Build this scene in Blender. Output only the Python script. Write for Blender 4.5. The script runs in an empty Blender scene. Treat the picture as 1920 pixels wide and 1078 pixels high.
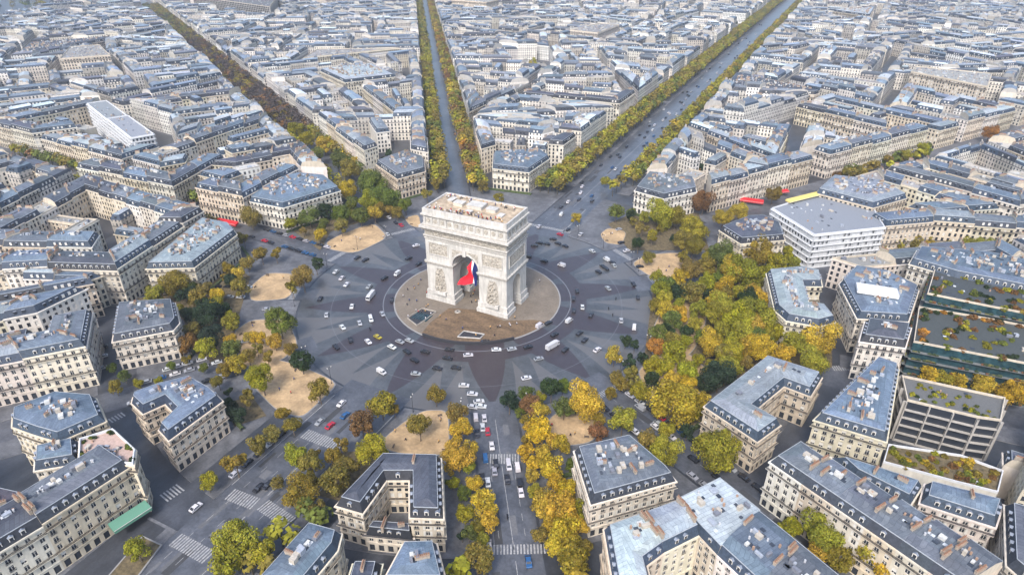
import bpy, bmesh, math, random
from math import sin, cos, pi, radians, hypot, sqrt, atan2
from mathutils import Vector, Matrix, noise
SC = bpy.context.scene
COL = SC.collection
# ---------------------------------------------------------------- camera, sky, sun, exposure
CAM = (144.244, -252.775, 170.638)
YAW, PITCH, FOCAL = -0.457298, 0.515779, 1219.376     # focal length in units of a 1920 px wide frame
cd = bpy.data.cameras.new("camera"); cam = bpy.data.objects.new("camera", cd); COL.objects.link(cam)
cam.location = CAM; cam.rotation_euler = (pi/2-PITCH, 0, -YAW)
cd.sensor_width = 36; cd.lens = 36*FOCAL/1920; cd.clip_start = 1; cd.clip_end = 6000
SC.camera = cam
world = bpy.data.worlds.new("World"); SC.world = world; world.use_nodes = True
wn = world.node_tree.nodes; wl = world.node_tree.links
sky = wn.new("ShaderNodeTexSky"); sky.sky_type = 'NISHITA'; sky.sun_disc = False
SUN_EL, SUN_AZ = radians(48), radians(172)      # azimuth measured clockwise from +y
sky.sun_elevation = SUN_EL; sky.sun_rotation = SUN_AZ; sky.air_density = 1.0; sky.dust_density = 3.0; sky.ozone_density = 1.0
bg = wn["Background"]; bg.inputs[1].default_value = 0.15
wl.new(sky.outputs[0], bg.inputs[0])
sd = bpy.data.lights.new("sun", 'SUN'); sd.energy = 1.4; sd.angle = radians(16); sd.color = (1, .97, .93)
sun = bpy.data.objects.new("sun", sd); COL.objects.link(sun)
sv = Vector((sin(SUN_AZ)*cos(SUN_EL), cos(SUN_AZ)*cos(SUN_EL), sin(SUN_EL)))
sun.rotation_euler = sv.to_track_quat('Z', 'Y').to_euler()
sun.location = (0, 0, 300)
vs = SC.view_settings; vs.view_transform = 'Standard'; vs.look = 'None'; vs.gamma = 1; vs.exposure = 1.14
SC.render.film_transparent = False
SC.cycles.max_bounces = 6; SC.cycles.diffuse_bounces = 3; SC.cycles.glossy_bounces = 2
SC.cycles.transparent_max_bounces = 6; SC.cycles.volume_bounces = 0

# ---------------------------------------------------------------- projection helper (used only to cull what the camera cannot see)
_f = Vector((sin(YAW)*cos(PITCH), cos(YAW)*cos(PITCH), -sin(PITCH))); _r = Vector((cos(YAW), -sin(YAW), 0)); _u = _r.cross(_f)
def px(x, y, z=0):
    d = Vector((x-CAM[0], y-CAM[1], z-CAM[2])); w = d.dot(_f)
    if w < 5: return None
    return (960+FOCAL*d.dot(_r)/w, 539-FOCAL*d.dot(_u)/w, w)
def seen(x, y, z=8, m=110):
    q = px(x, y, z)
    return q is not None and -m < q[0] < 1920+m and -m < q[1] < 1078+m

# ---------------------------------------------------------------- materials
def mat(name, col=(.5, .5, .5), rough=.8, metal=0, tint=None, noises=(), objcol=False, spec=.5, extra=None):
    m = bpy.data.materials.new(name); m.use_nodes = True
    n, l = m.node_tree.nodes, m.node_tree.links; b = n["Principled BSDF"]
    b.inputs["Roughness"].default_value = rough; b.inputs["Metallic"].default_value = metal
    b.inputs["Specular IOR Level"].default_value = spec
    if tint:
        a = n.new("ShaderNodeAttribute"); a.attribute_name = "tint"; cur = a.outputs["Color"]
    elif objcol:
        a = n.new("ShaderNodeObjectInfo"); cur = a.outputs["Color"]
    else:
        a = n.new("ShaderNodeRGB"); a.outputs[0].default_value = (*col, 1); cur = a.outputs[0]
    g = n.new("ShaderNodeNewGeometry")
    for sc, det, lo, hi, stretch in noises:
        mp = n.new("ShaderNodeMapping"); mp.inputs["Scale"].default_value = stretch
        l.new(g.outputs["Position"], mp.inputs[0])
        t = n.new("ShaderNodeTexNoise"); t.inputs["Scale"].default_value = sc; t.inputs["Detail"].default_value = det
        t.inputs["Roughness"].default_value = .65
        l.new(mp.outputs[0], t.inputs["Vector"])
        r = n.new("ShaderNodeMapRange"); r.inputs[1].default_value = .3; r.inputs[2].default_value = .7
        r.inputs[3].default_value = lo; r.inputs[4].default_value = hi
        l.new(t.outputs[0], r.inputs[0])
        v = n.new("ShaderNodeVectorMath"); v.operation = 'MULTIPLY'
        l.new(cur, v.inputs[0]); l.new(r.outputs[0], v.inputs[1]); cur = v.outputs[0]
    if extra: cur = extra(m, n, l, cur, g)
    l.new(cur, b.inputs["Base Color"])
    return m
def math_(n, l, op, a, b=None, c=None):
    q = n.new("ShaderNodeMath"); q.operation = op
    for i, v in enumerate((a, b, c)):
        if v is None: continue
        if isinstance(v, (int, float)): q.inputs[i].default_value = v
        else: l.new(v, q.inputs[i])
    return q.outputs[0]
def mixc(n, l, f, a, b):
    q = n.new("ShaderNodeMix"); q.data_type = 'RGBA'
    for i, v in ((0, f), (6, a), (7, b)):
        if isinstance(v, (int, float)): q.inputs[i].default_value = v
        elif isinstance(v, tuple): q.inputs[i].default_value = (*v, 1)
        else: l.new(v, q.inputs[i])
    return q.outputs[2]
S1 = (1, 1, 1)
def win_mask(m, n, l, cur, g):
    # far facades: rows of window openings laid out in metres along the wall (uv) with a dark balcony line on two floors
    uv = n.new("ShaderNodeUVMap"); s = n.new("ShaderNodeSeparateXYZ"); l.new(uv.outputs[0], s.inputs[0])
    U = math_(n, l, 'DIVIDE', s.outputs[0], 2.9); V = math_(n, l, 'DIVIDE', s.outputs[1], 3.1)
    fu = math_(n, l, 'FRACT', U); fv = math_(n, l, 'FRACT', V)
    a = math_(n, l, 'COMPARE', fu, .5, .22); b = math_(n, l, 'COMPARE', fv, .5, .33)
    w = math_(n, l, 'MULTIPLY', a, b)
    c = n.new("ShaderNodeCombineXYZ"); l.new(math_(n, l, 'FLOOR', U), c.inputs[0]); l.new(math_(n, l, 'FLOOR', V), c.inputs[1])
    wn_ = n.new("ShaderNodeTexWhiteNoise"); wn_.noise_dimensions = '3D'
    ad = n.new("ShaderNodeVectorMath"); ad.operation = 'ADD'; l.new(c.outputs[0], ad.inputs[0])
    oi = n.new("ShaderNodeObjectInfo"); l.new(oi.outputs["Random"], ad.inputs[1]); l.new(ad.outputs[0], wn_.inputs[0])
    r = n.new("ShaderNodeMapRange"); r.inputs[1].default_value = .55; r.inputs[2].default_value = 1; r.inputs[3].default_value = 0; r.inputs[4].default_value = .55
    l.new(wn_.outputs[0], r.inputs[0])
    gl = mixc(n, l, r.outputs[0], (.035, .04, .05), (.55, .52, .46))
    cur = mixc(n, l, w, cur, gl)
    fl = math_(n, l, 'FLOOR', V)
    k = math_(n, l, 'MAXIMUM', math_(n, l, 'COMPARE', fl, 2, .2), math_(n, l, 'COMPARE', fl, 5, .2))
    k = math_(n, l, 'MULTIPLY', k, math_(n, l, 'COMPARE', fv, .12, .11))
    return mixc(n, l, math_(n, l, 'MULTIPLY', k, .8), cur, (.05, .05, .055))
M = {}
GR = [(.6, 6, .8, 1.12, (1, 1, .35)), (.05, 3, .86, 1.1, S1)]
M['wall'] = mat("limestone_wall", tint=1, rough=.9, noises=GR)
M['wallwin'] = mat("limestone_wall_far", tint=1, rough=.9, noises=GR, extra=win_mask)
def seams(m, n, l, cur, g):
    # standing seams: long sheets running up the slope, laid out in metres (uv)
    uv = n.new("ShaderNodeUVMap"); br = n.new("ShaderNodeTexBrick"); l.new(uv.outputs[0], br.inputs["Vector"])
    br.inputs["Scale"].default_value = 1; br.inputs["Brick Width"].default_value = 3.4; br.inputs["Row Height"].default_value = 1.25
    br.inputs["Mortar Size"].default_value = .07; br.inputs["Bias"].default_value = 0
    br.inputs["Color1"].default_value = (.8, .82, .85, 1); br.inputs["Color2"].default_value = (1.12, 1.12, 1.1, 1); br.inputs["Mortar"].default_value = (.62, .63, .66, 1)
    v = n.new("ShaderNodeVectorMath"); v.operation = 'MULTIPLY'; l.new(cur, v.inputs[0]); l.new(br.outputs["Color"], v.inputs[1])
    return v.outputs[0]
M['zinc'] = mat("zinc_roofing", tint=1, rough=.6, noises=[(2.2, 5, .85, 1.15, S1), (.45, 5, .82, 1.14, S1), (.07, 3, .8, 1.18, S1)], extra=seams, spec=.4)
M['slate'] = mat("slate_roofing", tint=1, rough=.6, noises=[(1.2, 5, .6, 1.4, S1)], spec=.4)
M['clutter'] = mat("roof_fittings", tint=1, rough=.7, noises=[(1.5, 3, .8, 1.15, S1)])
M['brick'] = mat("chimney_render", tint=1, rough=.9, noises=[(1.5, 4, .7, 1.2, S1)])
M['pot'] = mat("terracotta_pot", col=(.25, .135, .085), rough=.85)
M['glass'] = mat("window_glass", col=(.03, .035, .045), rough=.12, spec=.6)
M['darkglass'] = mat("dark_glass_cladding", col=(.02, .05, .06), rough=.15, spec=.6, noises=[(.4, 2, .5, 1.6, S1)])
M['frame'] = mat("painted_frame", col=(.62, .6, .55), rough=.6)
M['iron'] = mat("wrought_iron", col=(.03, .03, .035), rough=.6)
M['white'] = mat("white_paint", col=(.6, .61, .62), rough=.7, noises=[(.8, 4, .85, 1.05, S1)])
M['asphalt'] = mat("asphalt", col=(.042, .045, .053), rough=.4, noises=[(.035, 6, .5, 1.6, S1), (.22, 5, .75, 1.3, (1, .4, 1)), (1.3, 6, .8, 1.2, S1)])
M['pave'] = mat("pavement_slabs", col=(.1, .102, .11), rough=.6, noises=[(.05, 6, .55, 1.5, S1), (.3, 6, .7, 1.35, S1), (1.1, 5, .8, 1.2, S1)])
M['road'] = mat("cobbled_road", col=(.075, .08, .093), rough=.35, noises=[(.03, 6, .6, 1.4, S1), (.25, 6, .75, 1.3, S1), (1.0, 6, .85, 1.15, S1)])
M['gravel'] = mat("sandy_gravel", col=(.48, .335, .185), rough=.95, noises=[(.12, 6, .55, 1.15, S1), (.8, 6, .75, 1.15, S1)])
M['brown'] = mat("worn_brown_paving", col=(.125, .082, .046), rough=.9, noises=[(.08, 6, .6, 1.5, (1, 3, 1)), (.9, 6, .6, 1.4, S1)])
M['plaza'] = mat("plaza_stone", col=(.165, .136, .105), rough=.85, noises=[(.08, 6, .75, 1.25, S1), (1, 6, .8, 1.2, S1)])
M['kerb'] = mat("kerb_stone", col=(.24, .235, .23), rough=.85)
M['paint'] = mat("road_paint", col=(.36, .36, .36), rough=.6, noises=[(1.2, 5, .45, 1.15, S1)])
M['stone'] = mat("arch_limestone", col=(.55, .53, .49), rough=.88, noises=[(.9, 7, .72, 1.1, (1, 1, .18)), (.12, 4, .82, 1.08, S1), (.5, 6, .85, 1.08, (1, 1, .1))])
M['stone_dark'] = mat("arch_weathered_shade_stone", col=(.33, .3, .26), rough=.9, noises=[(1.1, 7, .6, 1.25, S1)])  # weathered tone; beneath the cornices it also carries painted shadow
M['relief'] = mat("carved_relief_stone", col=(.4, .365, .31), rough=.9, noises=[(1.3, 7, .4, 1.35, S1)])
M['grass'] = mat("hedge_green", col=(.05, .07, .022), rough=.95, noises=[(.8, 6, .4, 1.8, S1)])
M['earth'] = mat("planted_earth", col=(.11, .085, .045), rough=.95, noises=[(.7, 6, .4, 1.7, S1)])
M['leaf'] = None
M['bark'] = mat("tree_bark", col=(.13, .1, .075), rough=.95, noises=[(2, 4, .7, 1.2, S1)])
M['car'] = mat("car_paint", objcol=True, rough=.25, spec=.6)
M['tyre'] = mat("tyre_rubber", col=(.015, .015, .016), rough=.8)
M['red'] = mat("red_awning_cloth", col=(.5, .015, .02), rough=.8)
M['green'] = mat("green_awning_cloth", col=(.1, .24, .17), rough=.7)
M['blue'] = mat("blue_cloth", col=(.01, .02, .13), rough=.8)
M['flagwhite'] = mat("white_cloth", col=(.75, .76, .8), rough=.8)
M['flagred'] = mat("red_cloth", col=(.75, .01, .025), rough=.8)
M['yellow'] = mat("yellow_cloth", col=(.55, .45, .14), rough=.8)
M['person'] = mat("person_clothes", objcol=True, rough=.9)
M['skin'] = mat("skin", col=(.5, .3, .22), rough=.7)
def leafm(name):
    m = mat(name, objcol=True, rough=.6, spec=.2)
    n, l = m.node_tree.nodes, m.node_tree.links; b = n["Principled BSDF"]
    oi = [x for x in n if x.type == 'OBJECT_INFO'][0]
    at = n.new("ShaderNodeAttribute"); at.attribute_name = "tint"
    v = n.new("ShaderNodeVectorMath"); v.operation = 'MULTIPLY'; l.new(oi.outputs["Color"], v.inputs[0]); l.new(at.outputs["Color"], v.inputs[1])
    l.new(v.outputs[0], b.inputs["Base Color"])
    tr = n.new("ShaderNodeBsdfTranslucent"); l.new(v.outputs[0], tr.inputs[0])
    mx = n.new("ShaderNodeMixShader"); mx.inputs[0].default_value = .3
    l.new(b.outputs[0], mx.inputs[1]); l.new(tr.outputs[0], mx.inputs[2]); l.new(mx.outputs[0], n["Material Output"].inputs[0])
    return m
M['leaf'] = leafm("foliage")
M['leafstuff'] = mat("foliage_far", tint=1, rough=.7, spec=.2)

# ---------------------------------------------------------------- mesh collector
class MB:
    def __init__(s): s.v = []; s.f = []; s.m = []; s.t = []; s.uv = {}; s.mats = []
    def mi(s, name):
        if name not in s.mats: s.mats.append(name)
        return s.mats.index(name)
    def face(s, pts, mname, tint=(.5, .5, .5), uv=None):
        k = len(s.v); s.v.extend(pts)
        if uv: s.uv[len(s.f)] = uv
        s.f.append(tuple(range(k, k+len(pts)))); s.m.append(s.mi(mname)); s.t.append(tint)
    def box(s, c, sx, sy, sz, mname, tint=(.5, .5, .5), rot=0, top=None, bottom=False):
        x, y, z = c; ca, sa = cos(rot), sin(rot); k = len(s.v)
        for dz in (0, sz):
            for dx, dy in ((-sx/2, -sy/2), (sx/2, -sy/2), (sx/2, sy/2), (-sx/2, sy/2)):
                s.v.append((x+dx*ca-dy*sa, y+dx*sa+dy*ca, z+dz))
        F = [(0, 1, 5, 4), (1, 2, 6, 5), (2, 3, 7, 6), (3, 0, 4, 7), (4, 5, 6, 7)]
        if bottom: F.append((3, 2, 1, 0))
        i = s.mi(mname); j = s.mi(top[0]) if top else i
        for q, f in enumerate(F):
            s.f.append(tuple(k+a for a in f)); s.m.append(j if q == 4 else i); s.t.append(top[1] if top and q == 4 else tint)
    def prism(s, poly, z0, z1, mname, tint=(.5, .5, .5), top=None, toptint=None):
        n = len(poly); k = len(s.v)
        s.v.extend([(x, y, z0) for x, y in poly]); s.v.extend([(x, y, z1) for x, y in poly])
        for i in range(n):
            j = (i+1) % n; s.f.append((k+i, k+j, k+n+j, k+n+i)); s.m.append(s.mi(mname)); s.t.append(tint)
        s.f.append(tuple(range(k+n, k+2*n))); s.m.append(s.mi(top or mname)); s.t.append(toptint or tint)
    def tube(s, p, q, r0, r1, mname, n=8, tint=(.5, .5, .5), cap=True):
        p, q = Vector(p), Vector(q); d = (q-p).normalized(); a = d.orthogonal().normalized(); b = d.cross(a); k = len(s.v)
        for c, r in ((p, r0), (q, r1)):
            for i in range(n):
                t = 2*pi*i/n; s.v.append(tuple(c+a*(r*cos(t))+b*(r*sin(t))))
        mi = s.mi(mname)
        for i in range(n):
            j = (i+1) % n; s.f.append((k+i, k+j, k+n+j, k+n+i)); s.m.append(mi); s.t.append(tint)
        if cap: s.f.append(tuple(range(k+n, k+2*n))); s.m.append(mi); s.t.append(tint)
    def mesh(s, name):
        me = bpy.data.meshes.new(name); me.from_pydata(s.v, [], s.f)
        for q in s.mats: me.materials.append(M[q])
        me.polygons.foreach_set("material_index", s.m)
        a = me.attributes.new("tint", 'FLOAT_COLOR', 'FACE')
        flat = []
        for t in s.t: flat.extend((t[0], t[1], t[2], 1))
        a.data.foreach_set("color", flat)
        if s.uv:
            u = me.uv_layers.new(name="uv"); arr = [0.0]*(2*len(me.loops))
            for fi, uv in s.uv.items():
                st = me.polygons[fi].loop_start
                for q, (a_, b_) in enumerate(uv): arr[2*(st+q)] = a_; arr[2*(st+q)+1] = b_
            u.data.foreach_set("uv", arr)
        me.update(); return me
    def build(s, name, parent=None, **kw): return link(name, s.mesh(name), parent, **kw)
def link(name, data, parent=None, loc=None, rz=0, color=None, sc=None):
    o = bpy.data.objects.new(name, data); COL.objects.link(o)
    if parent: o.parent = parent
    if loc: o.location = loc
    if rz: o.rotation_euler = (0, 0, rz)
    if color: o.color = (*color, 1)
    if sc: o.scale = sc if isinstance(sc, tuple) else (sc, sc, sc)
    return o
def tag(o, label=None, cat=None, group=None, kind=None):
    if label:
        for cut in (' of that colour', ' of those', ' upper part'):
            if len(label.replace('-', ' ').split()) > 15: label = label.replace(cut, '')
        o["label"] = label
    if cat: o["category"] = cat
    if group: o["group"] = group
    if kind: o["kind"] = kind
    return o
def empty(name, loc, label, cat, group=None, rz=0):
    o = bpy.data.objects.new(name, None); COL.objects.link(o); o.location = loc; o.rotation_euler = (0, 0, rz); o.empty_display_size = .5
    return tag(o, label, cat, group)
def local(poly, c): return [(x-c[0], y-c[1]) for x, y in poly]

# ---------------------------------------------------------------- polygon tools
def area(P): return .5*sum(P[i][0]*P[(i+1) % len(P)][1]-P[(i+1) % len(P)][0]*P[i][1] for i in range(len(P)))
def cen(P): return (sum(p[0] for p in P)/len(P), sum(p[1] for p in P)/len(P))
def offset(P, D):
    """move each edge i of the counter-clockwise polygon inwards by D[i]; None when an edge collapses"""
    n = len(P); L = []
    for i in range(n):
        a, b = P[i], P[(i+1) % n]; dx, dy = b[0]-a[0], b[1]-a[1]; l_ = hypot(dx, dy) or 1e-6; dx /= l_; dy /= l_
        L.append((a[0]-dy*D[i], a[1]+dx*D[i], dx, dy, l_))
    out = []
    for i in range(n):
        x1, y1, a, b, _ = L[i-1]; x2, y2, c, d, _ = L[i]; den = a*d-b*c
        if abs(den) < .08: out.append((P[i][0]-d*D[i], P[i][1]+c*D[i])); continue
        t = ((x2-x1)*d-(y2-y1)*c)/den; out.append((x1+a*t, y1+b*t))
    for i in range(n):
        a, b = out[i], out[(i+1) % n]
        if (b[0]-a[0])*L[i][2]+(b[1]-a[1])*L[i][3] < (.15 if max(D) > 0 else -1): return None
    return out
def inside(P, x, y):
    c = False; n = len(P)
    for i in range(n):
        x1, y1 = P[i]; x2, y2 = P[(i+1) % n]
        if (y1 > y) != (y2 > y) and x < (x2-x1)*(y-y1)/(y2-y1)+x1: c = not c
    return c
def clip(P, nx, ny, d):
    """keep the part of convex polygon P with nx*x+ny*y >= d"""
    out = []
    for i in range(len(P)):
        a, b = P[i], P[(i+1) % len(P)]; fa, fb = nx*a[0]+ny*a[1]-d, nx*b[0]+ny*b[1]-d
        if fa >= 0: out.append(a)
        if (fa >= 0) != (fb >= 0):
            t = fa/(fa-fb); out.append((a[0]+(b[0]-a[0])*t, a[1]+(b[1]-a[1])*t))
    return out
def lerp(a, b, t): return (a[0]+(b[0]-a[0])*t, a[1]+(b[1]-a[1])*t)

# ---------------------------------------------------------------- building generator
WALLS = [(.58, .5, .38), (.62, .55, .43), (.54, .47, .36), (.64, .58, .48), (.58, .53, .45), (.66, .62, .55)]
ZINC = {'zblue': (.125, .165, .215), 'zgrey': (.12, .137, .16), 'zpale': (.215, .245, .27), 'zwhite': (.33, .375, .4), 'zslate': (.07, .078, .1),
        'zpurple': (.1, .08, .1), 'pink': (.5, .35, .29), 'flat': (.27, .262, .245), 'office': (.12, .12, .12), 'garden': (.12, .11, .06), 'darkglass': (.06, .068, .068),
        'scaffold': (.2, .22, .235)}
MANS = {'zslate': (.025, .028, .036), 'zgrey': (.035, .042, .056), 'zpurple': (.04, .035, .045)}
def jit(c, r, a=.12): k = 1+r.uniform(-a, a); return tuple(x*k*(1+r.uniform(-.03, .03)) for x in c)

WIN = {}
def win_mesh(kind):
    if kind in WIN: return WIN[kind]
    m = MB(); w, h = 1.2, 2.05
    # local x along the wall, -y outwards, z up; fills the recess
    m.face([(-w/2, 0, 0), (w/2, 0, 0), (w/2, 0, h), (-w/2, 0, h)], 'glass')
    fr = 'frame'; t = .09
    for x0, x1, z0, z1 in ((-w/2, -w/2+t, 0, h), (w/2-t, w/2, 0, h), (-t/2, t/2, 0, h), (-w/2, w/2, h-t, h), (-w/2, w/2, 0, t), (-w/2, w/2, h*.7, h*.7+.06)):
        m.box(((x0+x1)/2, -.04, z0), x1-x0, .06, z1-z0, fr)
    if kind == 'shut':
        for s in (-1, 1): m.box((s*(w/2+.3), -.29, .02), .55, .05, h, 'frame')
    if kind == 'guard':
        m.box((0, -.34, 0), w+.3, .05, .12, 'iron'); m.box((0, -.34, .8), w+.3, .05, .06, 'iron')
        for i in range(9): m.box((-w/2-.1+i*(w+.2)/8, -.34, .05), .035, .035, .8, 'iron')
    if kind == 'blind': m.face([(-w/2+t, -.02, h*.35), (w/2-t, -.02, h*.35), (w/2-t, -.02, h-t), (-w/2+t, -.02, h-t)], 'frame')
    WIN[kind] = m.mesh("window"); return WIN[kind]
DORM = {}
def dormer_mesh(tint):
    if tint in DORM: return DORM[tint]
    m = MB(); w, h, d = 1.25, 1.75, 1.35
    k = [(-w/2, 0, 0), (w/2, 0, 0), (w/2, 0, h), (-w/2, 0, h)]
    m.face(k, 'frame'); m.face([(-w/2+.2, -.03, .15), (w/2-.2, -.03, .15), (w/2-.2, -.03, h-.2), (-w/2+.2, -.03, h-.2)], 'glass')
    m.face([(-w/2, 0, 0), (-w/2, 0, h), (-w/2, d, h), (-w/2, d, 0)], 'slate', tint); m.face([(w/2, 0, h), (w/2, 0, 0), (w/2, d, 0), (w/2, d, h)], 'slate', tint)
    m.face([(-w/2-.12, -.12, h), (w/2+.12, -.12, h), (0, -.12, h+.45)], 'frame')
    m.face([(-w/2-.12, -.12, h), (0, -.12, h+.45), (0, d+.3, h+.45), (-w/2-.12, d+.1, h)], 'zinc', (.3, .34, .4)); m.face([(0, -.12, h+.45), (w/2+.12, -.12, h), (w/2+.12, d+.1, h), (0, d+.3, h+.45)], 'zinc', (.3, .34, .4))
    DORM[tint] = m.mesh("dormer"); return DORM[tint]
CHIM = {}
def chimney_meshes(L, r):
    key = int(max(2, min(6, round(L))))
    if key not in CHIM:
        m = MB(); m.box((0, 0, 0), key, .75, 2.2, 'brick', (.33, .28, .225)); m.box((0, 0, 2.2), key+.2, .95, .18, 'brick', (.3, .22, .16))
        q = MB(); n = int(key/.55)
        for i in range(n):
            x = -key/2+(i+.5)*key/n; q.tube((x, 0, 2.38), (x, 0, 3.0+.25*((i*7) % 3)/2), .17, .13, 'pot', 6)
        CHIM[key] = (m.mesh("chimney"), q.mesh("chimney_pots"))
    return CHIM[key]

def facing(a, b):
    """does this wall (counter-clockwise edge a-b) face the camera?"""
    nx, ny = b[1]-a[1], a[0]-b[0]; mx, my = (a[0]+b[0])/2, (a[1]+b[1])/2
    return nx*(CAM[0]-mx)+ny*(CAM[1]-my) > -.35*hypot(nx, ny)*hypot(CAM[0]-mx, CAM[1]-my)
def facade(m, a, b, H, wt, r, wins=None, style='stone', bay=2.9, c=(0, 0)):
    """wall a-b with recessed windows; wins collects (x, y, z, angle) when window objects will fill the openings"""
    dx, dy = b[0]-a[0], b[1]-a[1]; L = hypot(dx, dy); ux, uy = dx/L, dy/L; nx, ny = uy, -ux
    nb = max(1, int(round(L/bay))); g = 4.0; nf = max(1, int(round((H-g)/3.05))); fh = (H-g)/nf; bw = L/nb
    ang = atan2(uy, ux)
    def P(s, z, d=0): return (a[0]+ux*s-nx*d, a[1]+uy*s-ny*d, z)
    rows = [(0, g, 1.7, 2.9, .2)]+[(g+i*fh, fh, 1.38, 2.15, .4) for i in range(nf)]
    if L < 2.2: m.face([P(0, 0), P(L, 0), P(L, H), P(0, H)], 'wall', wt); return
    for ri, (z0, h, ww, wh, sill) in enumerate(rows):
        if ri == nf: wh = min(wh, 1.6)
        for k in range(nb):
            s0, s1 = k*bw, (k+1)*bw; w0, w1 = (s0+s1)/2-ww/2, (s0+s1)/2+ww/2; y0, y1 = z0+sill, min(z0+sill+wh, z0+h-.25)
            if bw < ww+.3: m.face([P(s0, z0), P(s1, z0), P(s1, z0+h), P(s0, z0+h)], 'wall', wt); continue
            t = wt if ri else tuple(x*.93 for x in wt)
            k0 = len(m.v); mi = m.mi('wall'); gi = m.mi('glass')
            m.v.extend([P(s0, z0), P(s1, z0), P(s1, z0+h), P(s0, z0+h), P(w0, y0), P(w1, y0), P(w1, y1), P(w0, y1), P(w0, y0, .3), P(w1, y0, .3), P(w1, y1, .3), P(w0, y1, .3)])
            for q in ((0, 1, 5, 4), (1, 2, 6, 5), (2, 3, 7, 6), (3, 0, 4, 7), (4, 5, 9, 8), (5, 6, 10, 9), (6, 7, 11, 10), (7, 4, 8, 11)):
                m.f.append(tuple(k0+e for e in q)); m.m.append(mi); m.t.append(t)
            own = wins is not None and ri > 0 and len(wins) < 100
            if own:
                p = P((w0+w1)/2, y0, .28); wins.append((p[0]-c[0], p[1]-c[1], p[2], ang, (y1-y0)/2.05))
            u = r.random()
            m.f.append((k0+8, k0+9, k0+10, k0+11)); m.m.append(gi if own or u < .78 or ri == 0 else m.mi('frame')); m.t.append(t)
def ledge(m, P, kinds, z0, z1, out, mname, tint):
    D = [-(out if k in 'fr' else .02) for k in kinds]; Q = offset(P, D)
    if not Q: return
    n = len(P)
    for i in range(n):
        j = (i+1) % n
        if kinds[i] == 'p': continue
        m.face([(*Q[i], z0), (*Q[j], z0), (*Q[j], z1), (*Q[i], z1)], mname, tint)
        m.face([(*Q[i], z1), (*Q[j], z1), (*P[j], z1), (*P[i], z1)], mname, tint)
        m.face([(*P[i], z0), (*P[j], z0), (*Q[j], z0), (*Q[i], z0)], mname, tint)
def railing(m, P, kinds, z, out, ht=.85):
    D = [-(out if k == 'f' else .02) for k in kinds]; Q = offset(P, D)
    if not Q: return
    n = len(P)
    for i in range(n):
        j = (i+1) % n
        if kinds[i] != 'f' or not facing(P[i], P[j]): continue
        L = hypot(Q[j][0]-Q[i][0], Q[j][1]-Q[i][1]); ux, uy = (Q[j][0]-Q[i][0])/max(L, .1), (Q[j][1]-Q[i][1])/max(L, .1)
        for z0, z1 in ((z+.1, z+.16), (z+ht-.07, z+ht)):
            m.face([(*Q[i], z0), (*Q[j], z0), (*Q[j], z1), (*Q[i], z1)], 'iron')
        k = max(1, int(L/.28))
        for q in range(k):
            x, y = Q[i][0]+ux*L*q/k, Q[i][1]+uy*L*q/k
            m.face([(x, y, z+.1), (x+ux*.2, y+uy*.2, z+.1), (x+ux*.2, y+uy*.2, z+ht), (x, y, z+ht)], 'iron')

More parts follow.
